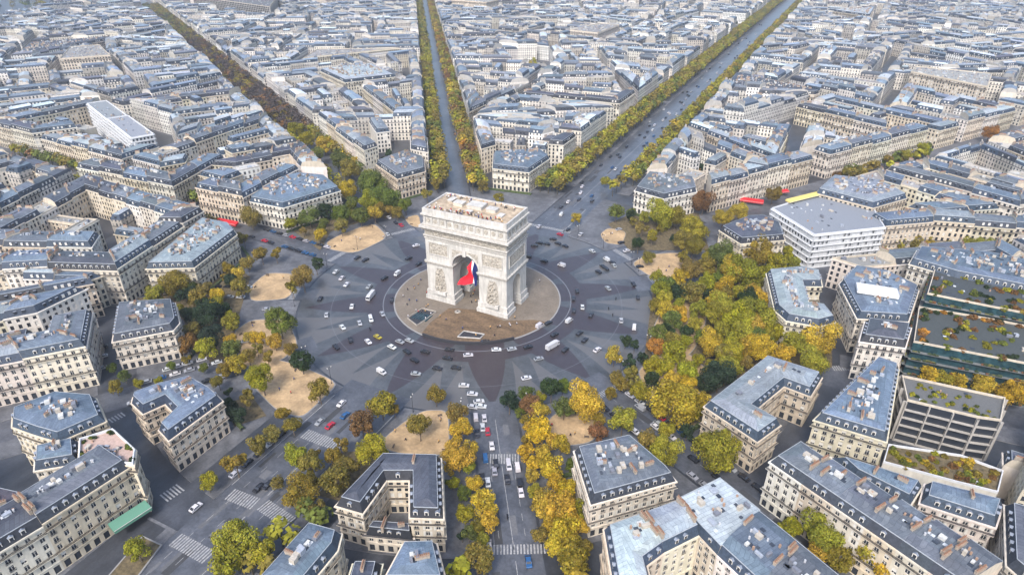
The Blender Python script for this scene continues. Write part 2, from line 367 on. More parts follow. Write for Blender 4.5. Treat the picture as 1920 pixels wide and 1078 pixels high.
def make_roof(m, P, kinds, H, style, r, lod, dorm=None, chim=None, c=(0, 0)):
    """mansard, low metal slope, flat cap, dormers, chimneys, skylights; returns cap polygon and its height"""
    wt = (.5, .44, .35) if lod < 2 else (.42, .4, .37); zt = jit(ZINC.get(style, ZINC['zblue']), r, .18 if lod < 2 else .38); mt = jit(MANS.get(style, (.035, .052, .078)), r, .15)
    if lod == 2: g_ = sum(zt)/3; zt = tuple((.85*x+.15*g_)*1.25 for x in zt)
    n = len(P); rings = [(P, H)]; flat = style in ('flat', 'pink', 'office', 'garden', 'darkglass', 'scaffold')
    if flat:
        Q = offset(P, [.35]*n)
        if Q:
            m2 = 'white' if style in ('pink', 'scaffold', 'garden') else 'wall'
            for i in range(n):
                j = (i+1) % n
                m.face([(*P[i], H), (*P[j], H), (*P[j], H+.9), (*P[i], H+.9)], m2, wt)
                m.face([(*P[i], H+.9), (*P[j], H+.9), (*Q[j], H+.9), (*Q[i], H+.9)], m2, wt)
                m.face([(*Q[j], H+.9), (*Q[j], H), (*Q[i], H), (*Q[i], H+.9)][::-1], m2, wt)
            m.face([(*q, H+.02) for q in Q], 'earth' if style == 'garden' else 'clutter', zt)
            cap, z = Q, H+.02
        else: m.face([(*q, H) for q in P], 'clutter', zt); cap, z = P, H
    else:
        rise = 3.1 if lod < 2 or r.random() < .7 else 1.6
        for d in (1.4, .9, .4):
            Q = offset(P, [d if k in 'fr' else 0 for k in kinds])
            if Q and area(Q) > .3*area(P): rings.append((Q, H+rise)); break
        low = rings[-1][0]
        for d in (3.6, 2.4, 1.4, .7):
            Q = offset(low, [d if k in 'fr' else 0 for k in kinds])
            if Q and area(Q) > .12*area(P): rings.append((Q, rings[-1][1]+d*.3)); break
        for q in range(len(rings)-1):
            (A, z0), (B_, z1) = rings[q], rings[q+1]
            for i in range(n):
                j = (i+1) % n
                pts = [(*A[i], z0), (*A[j], z0), (*B_[j], z1), (*B_[i], z1)]
                if kinds[i] == 'p': m.face(pts, 'wall', wt)
                elif q == 0 and len(rings) > 2 or (q == 0 and rise > 2): m.face(pts, 'slate', mt)
                else:
                    L_ = hypot(A[j][0]-A[i][0], A[j][1]-A[i][1]); o1 = r.uniform(0, 50); w_ = 3.0
                    m.face(pts, 'zinc', jit(zt, r, .12), uv=[(o1, o1), (o1, o1+L_), (o1+w_, o1+L_*.9), (o1+w_, o1+L_*.1)])
        cap, z = rings[-1]
        e_ = (P[1][0]-P[0][0], P[1][1]-P[0][1]); le = hypot(*e_) or 1; e_ = (e_[0]/le, e_[1]/le); o1 = r.uniform(0, 50)
        m.face([(*q, z) for q in cap], 'zinc', jit(zt, r, .12), uv=[(o1+(-(q[0]-P[0][0])*e_[1]+(q[1]-P[0][1])*e_[0]), o1+((q[0]-P[0][0])*e_[0]+(q[1]-P[0][1])*e_[1])) for q in cap])
        if lod < 2 and len(rings) > 1:
            ledge(m, rings[1][0], kinds, rings[1][1]-.1, rings[1][1]+.14, .14, 'clutter', (.36, .39, .42))
        # dormers on the steep slope
        if rise > 2 and len(rings) > 1:
            for i in range(n):
                j = (i+1) % n; a, b = P[i], P[j]
                if kinds[i] == 'p' or not facing(a, b): continue
                L = hypot(b[0]-a[0], b[1]-a[1]); ux, uy = (b[0]-a[0])/L, (b[1]-a[1])/L; nb = int(round(L/2.9)); ang = atan2(uy, ux)
                for k in range(nb):
                    if L < 5: break
                    s = (k+.5)*L/nb
                    if s < 1.6 or s > L-1.6: continue
                    x, y = a[0]+ux*s-uy*.35, a[1]+uy*s+ux*.35
                    if dorm is not None and len(dorm) < 60: dorm.append((x-c[0], y-c[1], H+.35, ang, mt))
                    else:
                        w = .62
                        ex, ey = ux*w, uy*w; ix, iy = -uy*1.3, ux*1.3; z0, z1 = H+.4, H+2.25
                        f = [(x-ex, y-ey, z0), (x+ex, y+ey, z0), (x+ex, y+ey, z1), (x-ex, y-ey, z1)]
                        m.face(f, 'glass' if r.random() < .6 else 'frame')
                        m.face([(x-ex, y-ey, z1), (x+ex, y+ey, z1), (x+ex+ix, y+ey+iy, z1), (x-ex+ix, y-ey+iy, z1)], 'zinc', (.42, .46, .52) if lod < 2 else zt)
                        if lod < 2:
                            m.face([(x+ex, y+ey, z0), (x+ex+ix, y+ey+iy, z0), (x+ex+ix, y+ey+iy, z1), (x+ex, y+ey, z1)], 'slate', mt)
                            m.face([(x-ex+ix, y-ey+iy, z0), (x-ex, y-ey, z0), (x-ex, y-ey, z1), (x-ex+ix, y-ey+iy, z1)], 'slate', mt)
    # chimneys along party walls, or scattered when there is none
    if not flat:
        spots = []
        for i in range(n):
            if kinds[i] == 'p':
                a, b = P[i], P[(i+1) % n]; L = hypot(b[0]-a[0], b[1]-a[1]); ang = atan2(b[1]-a[1], b[0]-a[0])
                if r.random() < .8 and L > 5:
                    t = r.uniform(.3, .45); q = lerp(a, b, t); ux, uy = (b[0]-a[0])/L, (b[1]-a[1])/L
                    spots.append((q[0]-uy*.5, q[1]+ux*.5, ang, min(4.5, L*.35)))
                    if L > 10 and r.random() < .6:
                        q = lerp(a, b, .75); spots.append((q[0]-uy*.5, q[1]+ux*.5, ang, min(3, L*.25)))
        if not any(k == 'p' for k in kinds) or len(spots) < 1:
            cx, cy = cen(cap); N = max(2, int(area(P)/110))
            for _ in range(N*3):
                i = r.randrange(n); q = lerp(lerp(cap[i], cap[(i+1) % n], r.uniform(.15, .85)), (cx, cy), r.uniform(.05, .4))
                if inside(cap, *q) and all(hypot(q[0]-w[0], q[1]-w[1]) > 5 for w in spots):
                    e = (P[(i+1) % n][0]-P[i][0], P[(i+1) % n][1]-P[i][1]); spots.append((q[0], q[1], atan2(e[1], e[0])+pi/2, r.choice((2, 3, 4))))
                if len(spots) >= N: break
        for x, y, ang, L in spots:
            if chim is not None: chim.append((x-c[0], y-c[1], z-1.2, ang, L))
            elif lod == 2:
                if r.random() < .6: m.box((x, y, z-1.2), L*.8, .7, 2.5, 'brick', jit((.36, .33, .29), r, .3), ang)
            else:
                ct = jit((.33, .28, .225), r, .25); m.box((x, y, z-1.2), L, .75, 2.4, 'brick', ct, ang); m.box((x, y, z+1.2), L-.6, .3, .45, 'pot', (.4, .18, .09), ang)
    # skylights, hatches, vents, small plant
    cx, cy = cen(cap); N = int(area(P)/(15 if lod == 0 else 22 if lod == 1 else 38))+1
    if style in ('garden',): N = 3
    if style in ('darkglass', 'office', 'scaffold'): N = int(area(P)/80)
    ang0 = atan2(P[1][1]-P[0][1], P[1][0]-P[0][0])
    xs = [p[0] for p in cap]; ys = [p[1] for p in cap]
    done = 0; chs = []
    for _ in range(N*6):
        if done >= N: break
        x, y = r.uniform(min(xs), max(xs)), r.uniform(min(ys), max(ys))
        if not (inside(cap, x, y) and inside(cap, x+1.5, y) and inside(cap, x-1.5, y) and inside(cap, x, y+1.5) and inside(cap, x, y-1.5)): continue
        done += 1; u = r.random()
        if u < .4: m.box((x, y, z), r.uniform(.8, 1.6), r.uniform(.7, 1.2), .18, 'clutter', r.choice([(.5, .53, .56), (.05, .06, .08), (.03, .04, .06)]), ang0)
        elif u < .7: m.box((x, y, z), r.uniform(.8, 2.6 if lod < 2 else 5), r.uniform(.7, 1.9 if lod < 2 else 3.5), r.uniform(.5, 1.7 if lod < 2 else 2.6), 'clutter', r.choice([(.42, .38, .32), (.3, .33, .38), (.5, .5, .48), (.16, .17, .2)]), ang0)
        elif u < .85: m.box((x, y, z), .5, .5, r.uniform(.7, 1.3), 'brick', (.36, .24, .17), ang0)
        else: m.tube((x, y, z), (x, y, z+.9), .3, .3, 'clutter', 6, (.45, .46, .48))
    return cap, z

def special_facade(m, a, b, H, style, r):
    dx, dy = b[0]-a[0], b[1]-a[1]; L = hypot(dx, dy); ux, uy = dx/L, dy/L; nx, ny = uy, -ux
    def P(s, z, d=0): return (a[0]+ux*s+nx*d, a[1]+uy*s+ny*d, z)
    nf = int(H/3.3); fh = H/nf; nb = max(1, int(L/6))
    if style == 'office':
        m.face([P(0, 0), P(L, 0), P(L, H), P(0, H)], 'wall', (.42, .4, .36))
        for f in range(nf):
            for k in range(nb):
                s0, s1 = k*L/nb+.3, (k+1)*L/nb-.3; z0, z1 = f*fh+.42, (f+1)*fh-.05
                m.face([P(s0, z0, .03), P(s1, z0, .03), P(s1, z1, .03), P(s0, z1, .03)], 'glass')
            mx, my, _ = P(L/2, 0, .5); m.box((mx, my, f*fh), L, .9, .38, 'wall', (.36, .34, .31), atan2(uy, ux))
        for k in range(nb+1):
            x, y, _ = P(k*L/nb, 0, .55); m.box((x, y, 0), .4, 1.1, H, 'wall', (.36, .34, .31), atan2(uy, ux))
    elif style == 'darkglass':
        m.face([P(0, 0), P(L, 0), P(L, H), P(0, H)], 'darkglass')
        for f in range(nf):
            mx, my, _ = P(L/2, 0, .7); m.box((mx, my, f*fh), L, 1.4, .22, 'clutter', (.14, .15, .15), atan2(uy, ux))
            for k in range(int(L/1.1)):
                if r.random() < .85:
                    x, y, _ = P(r.uniform(.5, L-.5), 0, 1.1); m.box((x, y, f*fh+.35), r.uniform(.7, 1.6), .6, r.uniform(.3, 1.0), 'clutter', r.choice([(.03, .05, .02), (.05, .07, .03), (.13, .13, .04), (.16, .07, .03)]), atan2(uy, ux))
    elif style == 'scaffold':
        m.face([P(0, 0), P(L, 0), P(L, H), P(0, H)], 'wall' if ny < -.2 or nx < -.9 else 'darkglass', (.55, .56, .57))
        for f in range(nf+1):
            mx, my, _ = P(L/2, 0, .5); m.box((mx, my, min(H-.2, f*fh)), L, .9, .22, 'white', (.7, .7, .7), atan2(uy, ux))
        for k in range(int(L/2.6)+1):
            x, y, _ = P(k*2.6, 0, .9); m.box((x, y, 0), .12, .12, H, 'white', (.7, .7, .7), atan2(uy, ux))
            for f in range(nf):
                if r.random() < .55: m.face([P(k*2.6+.4, f*fh+.9, .03), P(min(L, k*2.6+1.7), f*fh+.9, .03), P(min(L, k*2.6+1.7), f*fh+2.6, .03), P(k*2.6+.4, f*fh+2.6, .03)], 'glass')
    else:
        m.face([P(0, 0), P(L, 0), P(L, H), P(0, H)], 'wall', (.58, .55, .48))
        for k in range(int(L/4.5)):
            s = (k+.2)*4.5; m.face([P(s, 1, .03), P(s+3, 1, .03), P(s+3, H*.55, .03), P(s+1.5, H*.72, .03), P(s, H*.55, .03)], 'glass')

def building(name, label, style, H, P, kinds, lod, group=None, cat='building', seed=0):
    """lod 0 near (window, dormer, chimney and balcony objects), 1 middle (everything modelled in wall and roof meshes)"""
    r = random.Random(seed); kinds = kinds or 'f'*len(P); c = cen(P); n = len(P)
    root = empty(name, (c[0], c[1], 0), label, cat, group)
    wt = jit(r.choice(WALLS), r, .06)
    m = MB(); wins = [] if lod == 0 else None
    near_first = sorted(range(n), key=lambda i: hypot((P[i][0]+P[(i+1) % n][0])/2-CAM[0], (P[i][1]+P[(i+1) % n][1])/2-CAM[1]))
    for i in near_first:
        a, b = P[i], P[(i+1) % n]; k = kinds[i]
        if style in ('office', 'darkglass', 'scaffold', 'garden') and hypot(b[0]-a[0], b[1]-a[1]) > 3: special_facade(m, a, b, H, style, r)
        elif k == 'p': m.face([(*a, 0), (*b, 0), (*b, H), (*a, H)], 'wall', wt)
        elif not facing(a, b):
            L = hypot(b[0]-a[0], b[1]-a[1]); m.face([(*a, 0), (*b, 0), (*b, H), (*a, H)], 'wallwin', wt, uv=[(0, 0), (L, 0), (L, H), (0, H)])
        else: facade(m, a, b, H, wt, r, wins, bay=2.9, c=c)
    if style not in ('office', 'darkglass', 'scaffold', 'garden'):
        ledge(m, P, kinds, H-.55, H-.02, .45, 'wall', tuple(x*1.05 for x in wt))
        ledge(m, P, kinds, 3.95, 4.2, .18, 'wall', wt)
    loc_mesh(m, c); m.build('wall', root)
    nf = max(1, int(round((H-4)/3.05))); fh = (H-4)/nf
    if style not in ('office', 'darkglass', 'scaffold', 'garden'):
        for f in ((1, nf-1) if nf > 3 else (1,)):
            bm_ = MB(); ledge(bm_, P, kinds.replace('r', 'p'), 4+f*fh-.05, 4+f*fh+.1, .7, 'wall', wt); railing(bm_, P, kinds, 4+f*fh+.1, .66, .95)
            if bm_.f: loc_mesh(bm_, c); bm_.build('balcony', root)
    rm = MB(); dl = [] if lod == 0 else None; cl = [] if lod == 0 else None
    cap, z = make_roof(rm, P, kinds, H, style, r, lod, dl, cl, c)
    loc_mesh(rm, c); roof = rm.build('roof', root)
    if wins:
        ks = r.choice([['plain', 'guard', 'guard', 'blind'], ['plain', 'plain', 'blind', 'guard'], ['shut', 'plain', 'guard', 'shut']])
        for x, y, z_, ang, s in wins: link('window', win_mesh(r.choice(ks)), root, (x, y, z_), ang, sc=(1.15, 1, s))
    if dl:
        for x, y, z_, ang, mt in dl: link('dormer', dormer_mesh(dl[0][4]), root, (x, y, z_), ang)
    if cl:
        for x, y, z_, ang, L in cl[:40]:
            a_, b_ = chimney_meshes(L, r); o = link('chimney', a_, root, (x, y, z_), ang); link('chimney_pots', b_, o)
    return root, cap, z
def loc_mesh(m, c): m.v = [(x-c[0], y-c[1], z) for x, y, z in m.v]
def far_building(m, P, kinds, H, style, r):
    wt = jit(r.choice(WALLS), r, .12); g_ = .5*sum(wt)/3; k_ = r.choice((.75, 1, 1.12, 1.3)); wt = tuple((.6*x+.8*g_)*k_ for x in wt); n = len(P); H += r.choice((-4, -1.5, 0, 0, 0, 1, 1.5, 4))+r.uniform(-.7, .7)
    for i in range(n):
        a, b = P[i], P[(i+1) % n]
        if not facing(a, b): continue
        L = hypot(b[0]-a[0], b[1]-a[1]); o = r.randrange(5)*2.9
        if kinds[i] == 'p': m.face([(*a, 0), (*b, 0), (*b, H), (*a, H)], 'wall', wt)
        else: k = max(1, round(L/2.9))*2.9; m.face([(*a, 0), (*b, 0), (*b, H), (*a, H)], 'wallwin', wt, uv=[(o, 0), (o+k, 0), (o+k, H), (o, H)])
    make_roof(m, P, kinds, H, style, r, 2)
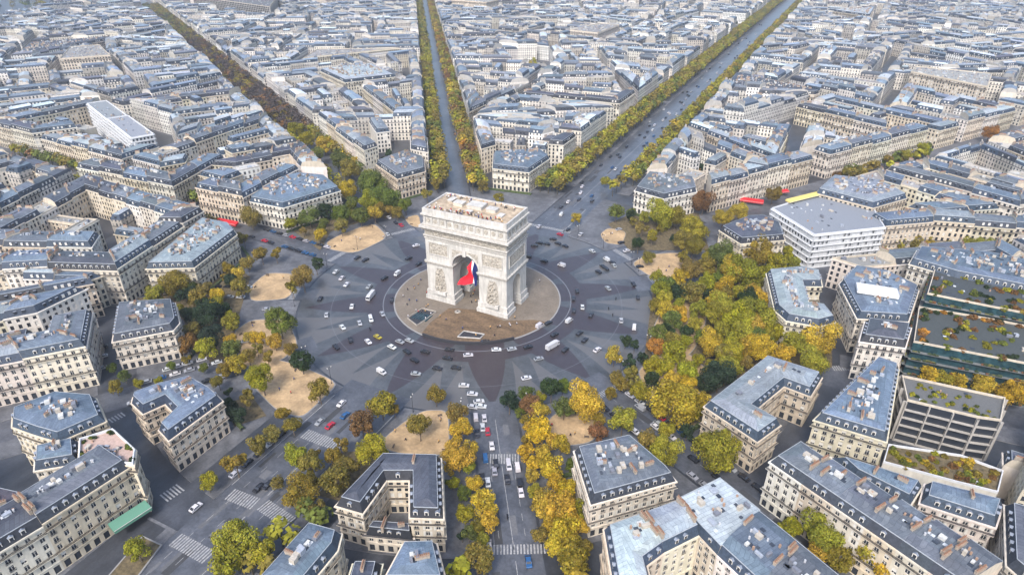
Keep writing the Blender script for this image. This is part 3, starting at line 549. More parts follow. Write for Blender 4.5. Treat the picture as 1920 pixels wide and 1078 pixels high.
# ================================================================ DATA (metres, traced from the photograph)
BED=[(-19.0, -195.3), (-23.2, -178.2), (-14.6, -177.8), (-10.5, -191.1)]
BUILDINGS=[('apartment_building', 'white V-shaped corner block with blue zinc roof beside the wide lower-left avenue', 'zblue', 15, [(-64.7, -146.2), (-55.7, -148.4), (-53.3, -141.0), (-45.2, -143.3), (-43.2, -151.7), (-35.6, -153.9), (-35.6, -130.6), (-42.9, -128.2), (-56.3, -126.5), (-63.2, -135.3), (-67.2, -143.7)], None), ('mansion', 'cream mansion with grey slate roof just below the left avenue entrance, beside the rust-brown tree', 'zgrey', 15, [(-107.9, -122.9), (-92.5, -105.3), (-94.9, -100.2), (-111.4, -88.9), (-131.9, -102.7)], None), ('mansion', 'wedge-shaped cream mansion with flat grey-blue roof, left of the upper sand garden', 'zpale', 15, [(-153.3, -71.7), (-132.2, -60.0), (-143.6, -20.9), (-155.4, -14.4), (-176.1, -16.1), (-169.0, -33.4)], None), ('mansion', 'pale corner mansion with angled blue roof edge, beside the red-awning block', 'zblue', 15, [(-174.5, 19.1), (-147.9, 20.5), (-135.0, 59.1), (-159.3, 73.0), (-179.5, 69.0), (-187.9, 47.4)], None), ('mansion', 'narrow mansion with dark roof between the two upper avenues left of the arch top', 'zgrey', 15, [(-146.2, 113.1), (-114.2, 94.0), (-105.4, 115.3), (-120.1, 136.7), (-141.2, 143.2)], None), ('mansion', 'pale mansion directly behind the arch, at the corner of the broad boulevard', 'zblue', 15, [(-65.6, 142.4), (-38.5, 145.7), (-37.7, 180.0), (-50.9, 191.9), (-79.8, 170.5)], None), ('mansion', 'low pale mansion with slate roof behind trees, right side of the broad boulevard mouth', 'zgrey', 15, [(38.6, 144.6), (59.5, 139.2), (75.5, 160.6), (68.7, 181.7), (37.9, 178.4)], None), ('mansion', 'small cream mansion with dark roof in trees, left of the white modern office', 'zslate', 15, [(100.6, 105.7), (114.5, 92.9), (135.6, 108.6), (131.0, 126.5), (120.5, 134.2), (112.2, 128.4)], None), ('mansion', 'L-shaped cream mansion with pale roof among golden trees, right of the arch', 'zpale', 15, [(131.9, 62.9), (140.2, 27.5), (145.8, 20.6), (159.1, 21.9), (165.4, 28.8), (160.2, 39.4), (154.1, 38.0), (150.2, 57.3), (157.9, 61.1), (156.1, 73.5), (146.7, 74.0)], None), ('mansion', 'cream mansion with pale roof and curved inner court, behind the round standalone green tree', 'zpale', 15, [(125.5, -54.7), (145.6, -65.4), (151.6, -53.1), (142.3, -49.0), (150.3, -29.2), (159.9, -31.2), (162.9, -17.1), (141.3, -14.3)], None), ('mansion', 'square cream mansion with grey roof and white skylight, right of the bottom avenue', 'zgrey', 15, [(91.1, -97.3), (104.0, -116.4), (124.9, -95.5), (121.2, -92.3), (105.8, -83.2)], None), ('mansion', 'U-shaped cream mansion with dark slate roof and open court, left of the bottom avenue', 'zslate', 15, [(34.4, -151.1), (43.5, -149.9), (42.1, -135.8), (48.7, -132.5), (57.2, -144.9), (66.3, -140.9), (52.6, -120.1), (34.9, -128.0)], None), ('pavilion', 'low arcaded entrance pavilion with black roof closing the U-shaped mansion court', 'zslate', 7, [(58.3, -146.1), (55.5, -142.6), (44.3, -147.0), (44.4, -150.9)], ['f', 'f', 'f', 'f']), ('apartment_building', 'pale-roofed corner block with skylights at bottom, nearest the bottom avenue', 'zwhite', 18, [(123.2, -149.1), (130.9, -142.0), (125.6, -132.3), (128.8, -126.1), (118.7, -117.6), (111.4, -126.0)], ['f', 'r', 'r', 'p', 'f', 'f']), ('apartment_building', 'white-roofed block with red chimneys, middle of the bottom courtyard group', 'zwhite', 18, [(128.8, -126.1), (136.2, -115.9), (127.1, -107.9), (118.7, -117.6)], ['r', 'p', 'f', 'p']), ('apartment_building', 'pale blue roofed corner block at the mouth of the lower-right street', 'zwhite', 18, [(136.2, -115.9), (142.2, -120.3), (150.8, -101.1), (137.3, -93.1), (127.1, -107.9)], ['r', 'p', 'f', 'f', 'p']), ('apartment_building', 'pale blue roofed block below the corner block, facing the lower-right street', 'zblue', 18, [(142.2, -120.3), (153.8, -127.4), (162.5, -108.0), (150.8, -101.1)], ['r', 'p', 'f', 'p']), ('apartment_building', 'grey-blue roofed block at the bottom edge, facing the lower-right street', 'zgrey', 18, [(153.8, -127.4), (166.1, -134.3), (175.0, -115.6), (162.5, -108.0)], ['r', 'p', 'f', 'p']), ('row_house', 'first house from the street corner in the long cream row at lower right', 'zgrey', 19, [(150.6, -78.0), (160.6, -83.5), (167.8, -71.7), (157.8, -65.6)], ['f', 'p', 'r', 'f']), ('row_house', 'second house from the street corner in the long cream row at lower right', 'zgrey', 19, [(160.6, -83.5), (169.8, -88.5), (177.8, -76.1), (168.6, -70.4)], ['f', 'p', 'r', 'p']), ('row_house', 'third house from the street corner in the long cream row at lower right', 'zgrey', 19, [(169.8, -88.5), (178.4, -93.2), (187.1, -80.3), (178.6, -75.0)], ['f', 'p', 'r', 'p']), ('row_house', 'fourth house from the street corner in the long cream row at lower right', 'zgrey', 19, [(178.4, -93.2), (186.4, -97.5), (195.8, -84.2), (187.9, -79.2)], ['f', 'p', 'r', 'p']), ('row_house', 'fifth house from the street corner in the long cream row at lower right', 'zgrey', 19, [(186.4, -97.5), (193.8, -101.6), (204.0, -87.9), (196.6, -83.2)], ['f', 'p', 'r', 'p']), ('row_house', 'sixth house from the street corner in the long cream row at lower right', 'zgrey', 19, [(193.8, -101.6), (200.8, -105.4), (211.6, -91.3), (204.7, -86.8)], ['f', 'p', 'r', 'p']), ('apartment_building', 'ornate cream building with steep blue roof and dormers, right of the curved-court mansion', 'zblue', 18, [(161.9, -48.7), (184.4, -49.8), (189.0, -2.5), (180.6, -0.4)], None), ('office_building', 'modern office with dark ribbon windows and planted roof at lower right', 'office', 18, [(191.2, -23.0), (213.3, -22.5), (220.2, -20.9), (223.4, -5.8), (189.8, -7.4)], None), ('terrace_building', 'long low terrace building with garden roof and white arcade edge below the modern office', 'garden', 11, [(185.1, -52.6), (206.0, -52.1), (217.9, -51.3), (220.8, -39.6), (208.8, -37.3), (186.7, -42.4)], None), ('office_building', 'long dark glass office with vertical stripes at the top edge, left of centre', 'office', 30, [(-1097.0, 773.4), (-818.8, 702.8), (-969.8, 884.4), (-1376.9, 1043.9)], None), ('apartment_building', 'blue zinc roofed court house right behind the long cream row', 'zblue', 17, [(175.2, -71.2), (190.7, -76.3), (194.4, -66.0), (183.5, -65.3), (168.6, -64.8)], None), ('apartment_building', 'blue zinc roofed house between the garden roof and the narrow brown court', 'zblue', 17, [(193.6, -73.7), (212.8, -74.2), (215.9, -63.4), (195.4, -64.5)], None), ('apartment_building', 'grey-blue roofed house at the right edge beyond the narrow brown court', 'zgrey', 18, [(213.4, -89.1), (223.6, -99.7), (229.8, -64.6), (216.0, -64.8)], None), ('office_building', 'dark green glass office upper tier with planted terrace at the right edge', 'darkglass', 24, [(199.9, 55.8), (222.6, 55.2), (252.8, 55.2), (257.4, 79.9), (230.1, 85.6), (204.5, 84.8)], None), ('office_building', 'dark glass office lower tier with planters at the right edge', 'darkglass', 19, [(194.5, 18.9), (248.3, 22.1), (254.2, 53.6), (225.9, 53.6), (197.7, 51.1)], None), ('apartment_building', 'long blue zinc roofed building behind the dark glass office', 'zblue', 24, [(193.9, 85.8), (212.5, 79.8), (256.9, 77.1), (262.6, 107.4), (228.8, 112.6), (198.0, 104.2)], None), ('apartment_building', 'curved cream corner block with white roof terrace beside the dark glass office', 'zblue', 18, [(165.0, 61.0), (173.5, 31.0), (193.5, 37.9), (198.8, 70.7), (184.9, 81.5), (170.5, 80.7)], None), ('apartment_building', 'cream block with purple-grey roof and arched dormers, below the white roof terrace', 'zslate', 19, [(174.7, 10.1), (191.4, 13.2), (194.1, 30.8), (176.5, 27.3)], None), ('office_building', 'modern office wrapped in white scaffolding with blue glass side', 'scaffold', 20, [(124.1, 139.1), (149.9, 110.0), (184.2, 137.8), (178.3, 165.8), (146.0, 175.8)], None), ('apartment_building', 'pale blue roofed town houses behind the blue glass side of the scaffolded office', 'zpale', 22, [(145.8, 173.0), (177.8, 162.0), (196.1, 187.9), (181.5, 208.4), (153.2, 205.4)], None), ('row_house', 'first cream house from the white scaffolding along the right tree-lined avenue', 'zblue', 19, [(185.0, 143.9), (209.8, 162.8), (204.0, 174.8), (177.1, 154.3)], ['f', 'p', 'r', 'f']), ('row_house', 'second cream house from the white scaffolding along the right tree-lined avenue', 'zpale', 19.8, [(209.8, 162.8), (230.4, 168.0), (226.1, 180.3), (204.0, 174.8)], ['f', 'p', 'r', 'p']), ('row_house', 'third cream house from the white scaffolding along the right tree-lined avenue', 'zgrey', 18.4, [(230.4, 168.0), (251.0, 173.2), (248.1, 185.9), (226.1, 180.3)], ['f', 'p', 'r', 'p']), ('row_house', 'fourth cream house from the white scaffolding along the right tree-lined avenue', 'zblue', 19.4, [(251.0, 173.2), (272.6, 177.5), (270.1, 190.2), (248.1, 185.9)], ['f', 'f', 'r', 'p']), ('row_house', 'first pale house from the left in the balconied row right of the red awnings', 'zblue', 19, [(149.4, 269.6), (163.2, 291.0), (151.4, 298.6), (137.6, 277.1)], ['f', 'p', 'r', 'f']), ('row_house', 'second pale house from the left in the balconied row right of the red awnings', 'zgrey', 19.8, [(163.2, 291.0), (177.0, 312.4), (165.2, 320.0), (151.4, 298.6)], ['f', 'p', 'r', 'p']), ('row_house', 'third pale house from the left in the balconied row right of the red awnings', 'zblue', 18.4, [(177.0, 312.4), (190.7, 333.8), (179.0, 341.4), (165.2, 320.0)], ['f', 'p', 'r', 'p']), ('row_house', 'fourth pale house from the left in the balconied row right of the red awnings', 'zgrey', 19.4, [(190.7, 333.8), (204.5, 355.2), (192.7, 362.8), (179.0, 341.4)], ['f', 'p', 'r', 'p']), ('row_house', 'fifth pale house from the left in the balconied row right of the red awnings', 'zblue', 18.8, [(204.5, 355.2), (218.3, 376.7), (206.5, 384.2), (192.7, 362.8)], ['f', 'f', 'r', 'p']), ('row_house', 'first house from the red corner awning at the upper-right junction', 'zpale', 20, [(96.7, 213.7), (112.8, 210.5), (106.1, 226.1), (99.4, 227.5)], ['f', 'p', 'r', 'f']), ('row_house', 'second house from the red corner awning at the upper-right junction', 'zblue', 20.8, [(112.8, 210.5), (125.8, 231.0), (116.6, 242.5), (106.1, 226.1)], ['f', 'p', 'r', 'p']), ('row_house', 'third house from the red corner awning at the upper-right junction', 'zpale', 19.4, [(125.8, 231.0), (138.8, 251.4), (127.0, 258.9), (116.6, 242.5)], ['f', 'f', 'r', 'p']), ('row_house', 'first balconied cream house from the left edge in the angled row at mid left', 'zgrey', 20, [(-222.6, -121.3), (-205.5, -109.7), (-213.3, -96.9), (-231.0, -108.8)], ['f', 'p', 'r', 'f']), ('row_house', 'second balconied cream house from the left edge in the angled row at mid left', 'zblue', 20.8, [(-205.5, -109.7), (-188.4, -98.2), (-195.6, -85.0), (-213.3, -96.9)], ['f', 'p', 'r', 'p']), ('row_house', 'third balconied cream house from the left edge in the angled row at mid left', 'zslate', 19.4, [(-188.4, -98.2), (-155.5, -84.5), (-173.6, -75.8), (-195.6, -85.0)], ['f', 'p', 'r', 'p']), ('row_house', 'fourth balconied cream house from the left edge in the angled row at mid left', 'zpale', 20.4, [(-155.5, -84.5), (-162.8, -58.9), (-179.0, -56.6), (-173.6, -75.8)], ['f', 'p', 'r', 'p']), ('row_house', 'fifth balconied cream house from the left edge in the angled row at mid left', 'zgrey', 19.8, [(-162.8, -58.9), (-170.1, -33.2), (-184.5, -37.3), (-179.0, -56.6)], ['f', 'f', 'r', 'p']), ('row_house', 'first cream house along the block between two left streets, counted from the left edge', 'zpale', 19, [(-135.2, -166.6), (-121.3, -150.3), (-137.8, -146.4), (-146.6, -156.9)], ['f', 'p', 'r', 'f']), ('row_house', 'second cream house along the block between two left streets, counted from the left edge', 'zblue', 19.8, [(-121.3, -150.3), (-107.5, -133.9), (-128.9, -136.0), (-137.8, -146.4)], ['f', 'p', 'r', 'p']), ('row_house', 'third cream house along the block between two left streets, counted from the left edge', 'zgrey', 18.4, [(-107.5, -133.9), (-131.3, -114.8), (-140.6, -126.5), (-128.9, -136.0)], ['f', 'f', 'r', 'p']), ('row_house', 'first balconied house from the left in the V-shaped upper-left row', 'zgrey', 19, [(-322.8, 5.5), (-299.7, 6.4), (-304.7, 20.2), (-323.3, 19.5)], ['f', 'p', 'r', 'f']), ('row_house', 'second balconied house from the left in the V-shaped upper-left row', 'zslate', 19.8, [(-299.7, 6.4), (-276.7, 7.3), (-286.1, 20.9), (-304.7, 20.2)], ['f', 'p', 'r', 'p']), ('row_house', 'third balconied house from the left in the V-shaped upper-left row', 'zblue', 18.4, [(-276.7, 7.3), (-253.6, 8.2), (-267.5, 21.7), (-286.1, 20.9)], ['f', 'p', 'r', 'p']), ('row_house', 'fourth balconied house from the left in the V-shaped upper-left row', 'zgrey', 19.4, [(-253.6, 8.2), (-230.6, 9.1), (-248.9, 22.4), (-267.5, 21.7)], ['f', 'p', 'r', 'p']), ('row_house', 'fifth balconied house from the left in the V-shaped upper-left row', 'zslate', 18.8, [(-230.6, 9.1), (-238.7, 37.7), (-254.6, 42.5), (-248.9, 22.4)], ['f', 'p', 'r', 'p']), ('row_house', 'sixth balconied house from the left in the V-shaped upper-left row', 'zblue', 19, [(-238.7, 37.7), (-246.8, 66.4), (-260.3, 62.6), (-254.6, 42.5)], ['f', 'f', 'r', 'p']), ('row_house', 'first house from the left in the row above the red shop awning', 'zblue', 19, [(-215.6, 14.3), (-195.6, 14.8), (-203.5, 28.6), (-216.0, 28.3)], ['f', 'p', 'r', 'f']), ('row_house', 'second house from the left in the row above the red shop awning', 'zgrey', 19.8, [(-195.6, 14.8), (-175.5, 15.4), (-191.1, 29.0), (-203.5, 28.6)], ['f', 'p', 'r', 'p']), ('row_house', 'third house from the left in the row above the red shop awning', 'zblue', 18.4, [(-175.5, 15.4), (-177.6, 34.4), (-192.6, 43.0), (-191.1, 29.0)], ['f', 'p', 'r', 'p']), ('row_house', 'fourth house from the left in the row above the red shop awning', 'zgrey', 19.4, [(-177.6, 34.4), (-179.7, 53.4), (-194.1, 57.0), (-192.6, 43.0)], ['f', 'p', 'r', 'p']), ('row_house', 'fifth house from the left in the row above the red shop awning', 'zblue', 18.8, [(-179.7, 53.4), (-181.7, 72.5), (-195.6, 70.9), (-194.1, 57.0)], ['f', 'f', 'r', 'p']), ('slab_block', 'first long modern slab with white parapet at upper left', 'scaffold', 24, [(-466.4, 112.2), (-398.8, 84.2), (-392.6, 99.0), (-460.3, 127.0)], ['f', 'p', 'r', 'f']), ('slab_block', 'second long modern slab with white parapet at upper left', 'scaffold', 24.8, [(-398.8, 84.2), (-331.1, 56.2), (-325.0, 71.0), (-392.6, 99.0)], ['f', 'f', 'r', 'p']), ('row_house', 'first cream balconied house from the lower-left corner along the wide avenue', 'zslate', 19, [(-37.0, -217.1), (-33.5, -196.8), (-48.4, -194.8), (-51.8, -214.6)], ['f', 'p', 'r', 'f']), ('row_house', 'second cream balconied house from the lower-left corner along the wide avenue', 'zgrey', 19.8, [(-33.5, -196.8), (-30.9, -170.2), (-45.9, -168.8), (-48.4, -194.8)], ['f', 'f', 'r', 'p']), ('apartment_building', 'corner block with pink tiled roof terrace and potted plants at lower left', 'pink', 21, [(-35.6, -172.5), (-29.2, -170.3), (-34.3, -165.7), (-49.8, -162.4), (-55.1, -170.5), (-45.9, -177.0)], None), ('apartment_building', 'beige gabled block with light blue zinc roof at lower left', 'zblue', 18, [(-93.4, -170.6), (-86.5, -174.9), (-75.5, -174.0), (-64.8, -172.5), (-60.1, -158.9), (-74.6, -152.4), (-88.6, -157.3)], None), ('apartment_building', 'blue-grey roofed court building left of the pink terrace', 'zblue', 17, [(-50.2, -175.1), (-60.4, -169.1), (-68.6, -178.0), (-60.1, -183.7)], ['r', 'r', 'r', 'r']), ('apartment_building', 'dark purple roofed court building at the lower-left edge', 'zpurple', 17, [(-44.2, -203.1), (-41.9, -196.1), (-51.8, -191.4), (-73.5, -196.1), (-55.5, -205.6)], ['r', 'r', 'r', 'r', 'r']), ('apartment_building', 'block with blue zinc roof at the bottom edge, left of the U-shaped mansion', 'zblue', 18, [(47.6, -181.3), (47.2, -165.5), (44.7, -160.7), (34.4, -162.3), (35.1, -184.0)], None), ('apartment_building', 'blue-grey zinc roofed block at the bottom edge, below the U-shaped mansion', 'zblue', 17, [(80.0, -161.2), (70.3, -150.9), (62.0, -155.4), (64.2, -168.9)], None), ('apartment_building', 'dark roofed low block at the bottom edge beside the blue-grey zinc one', 'zslate', 15, [(64.3, -172.5), (59.4, -162.0), (52.2, -165.5), (56.8, -176.2)], None)]
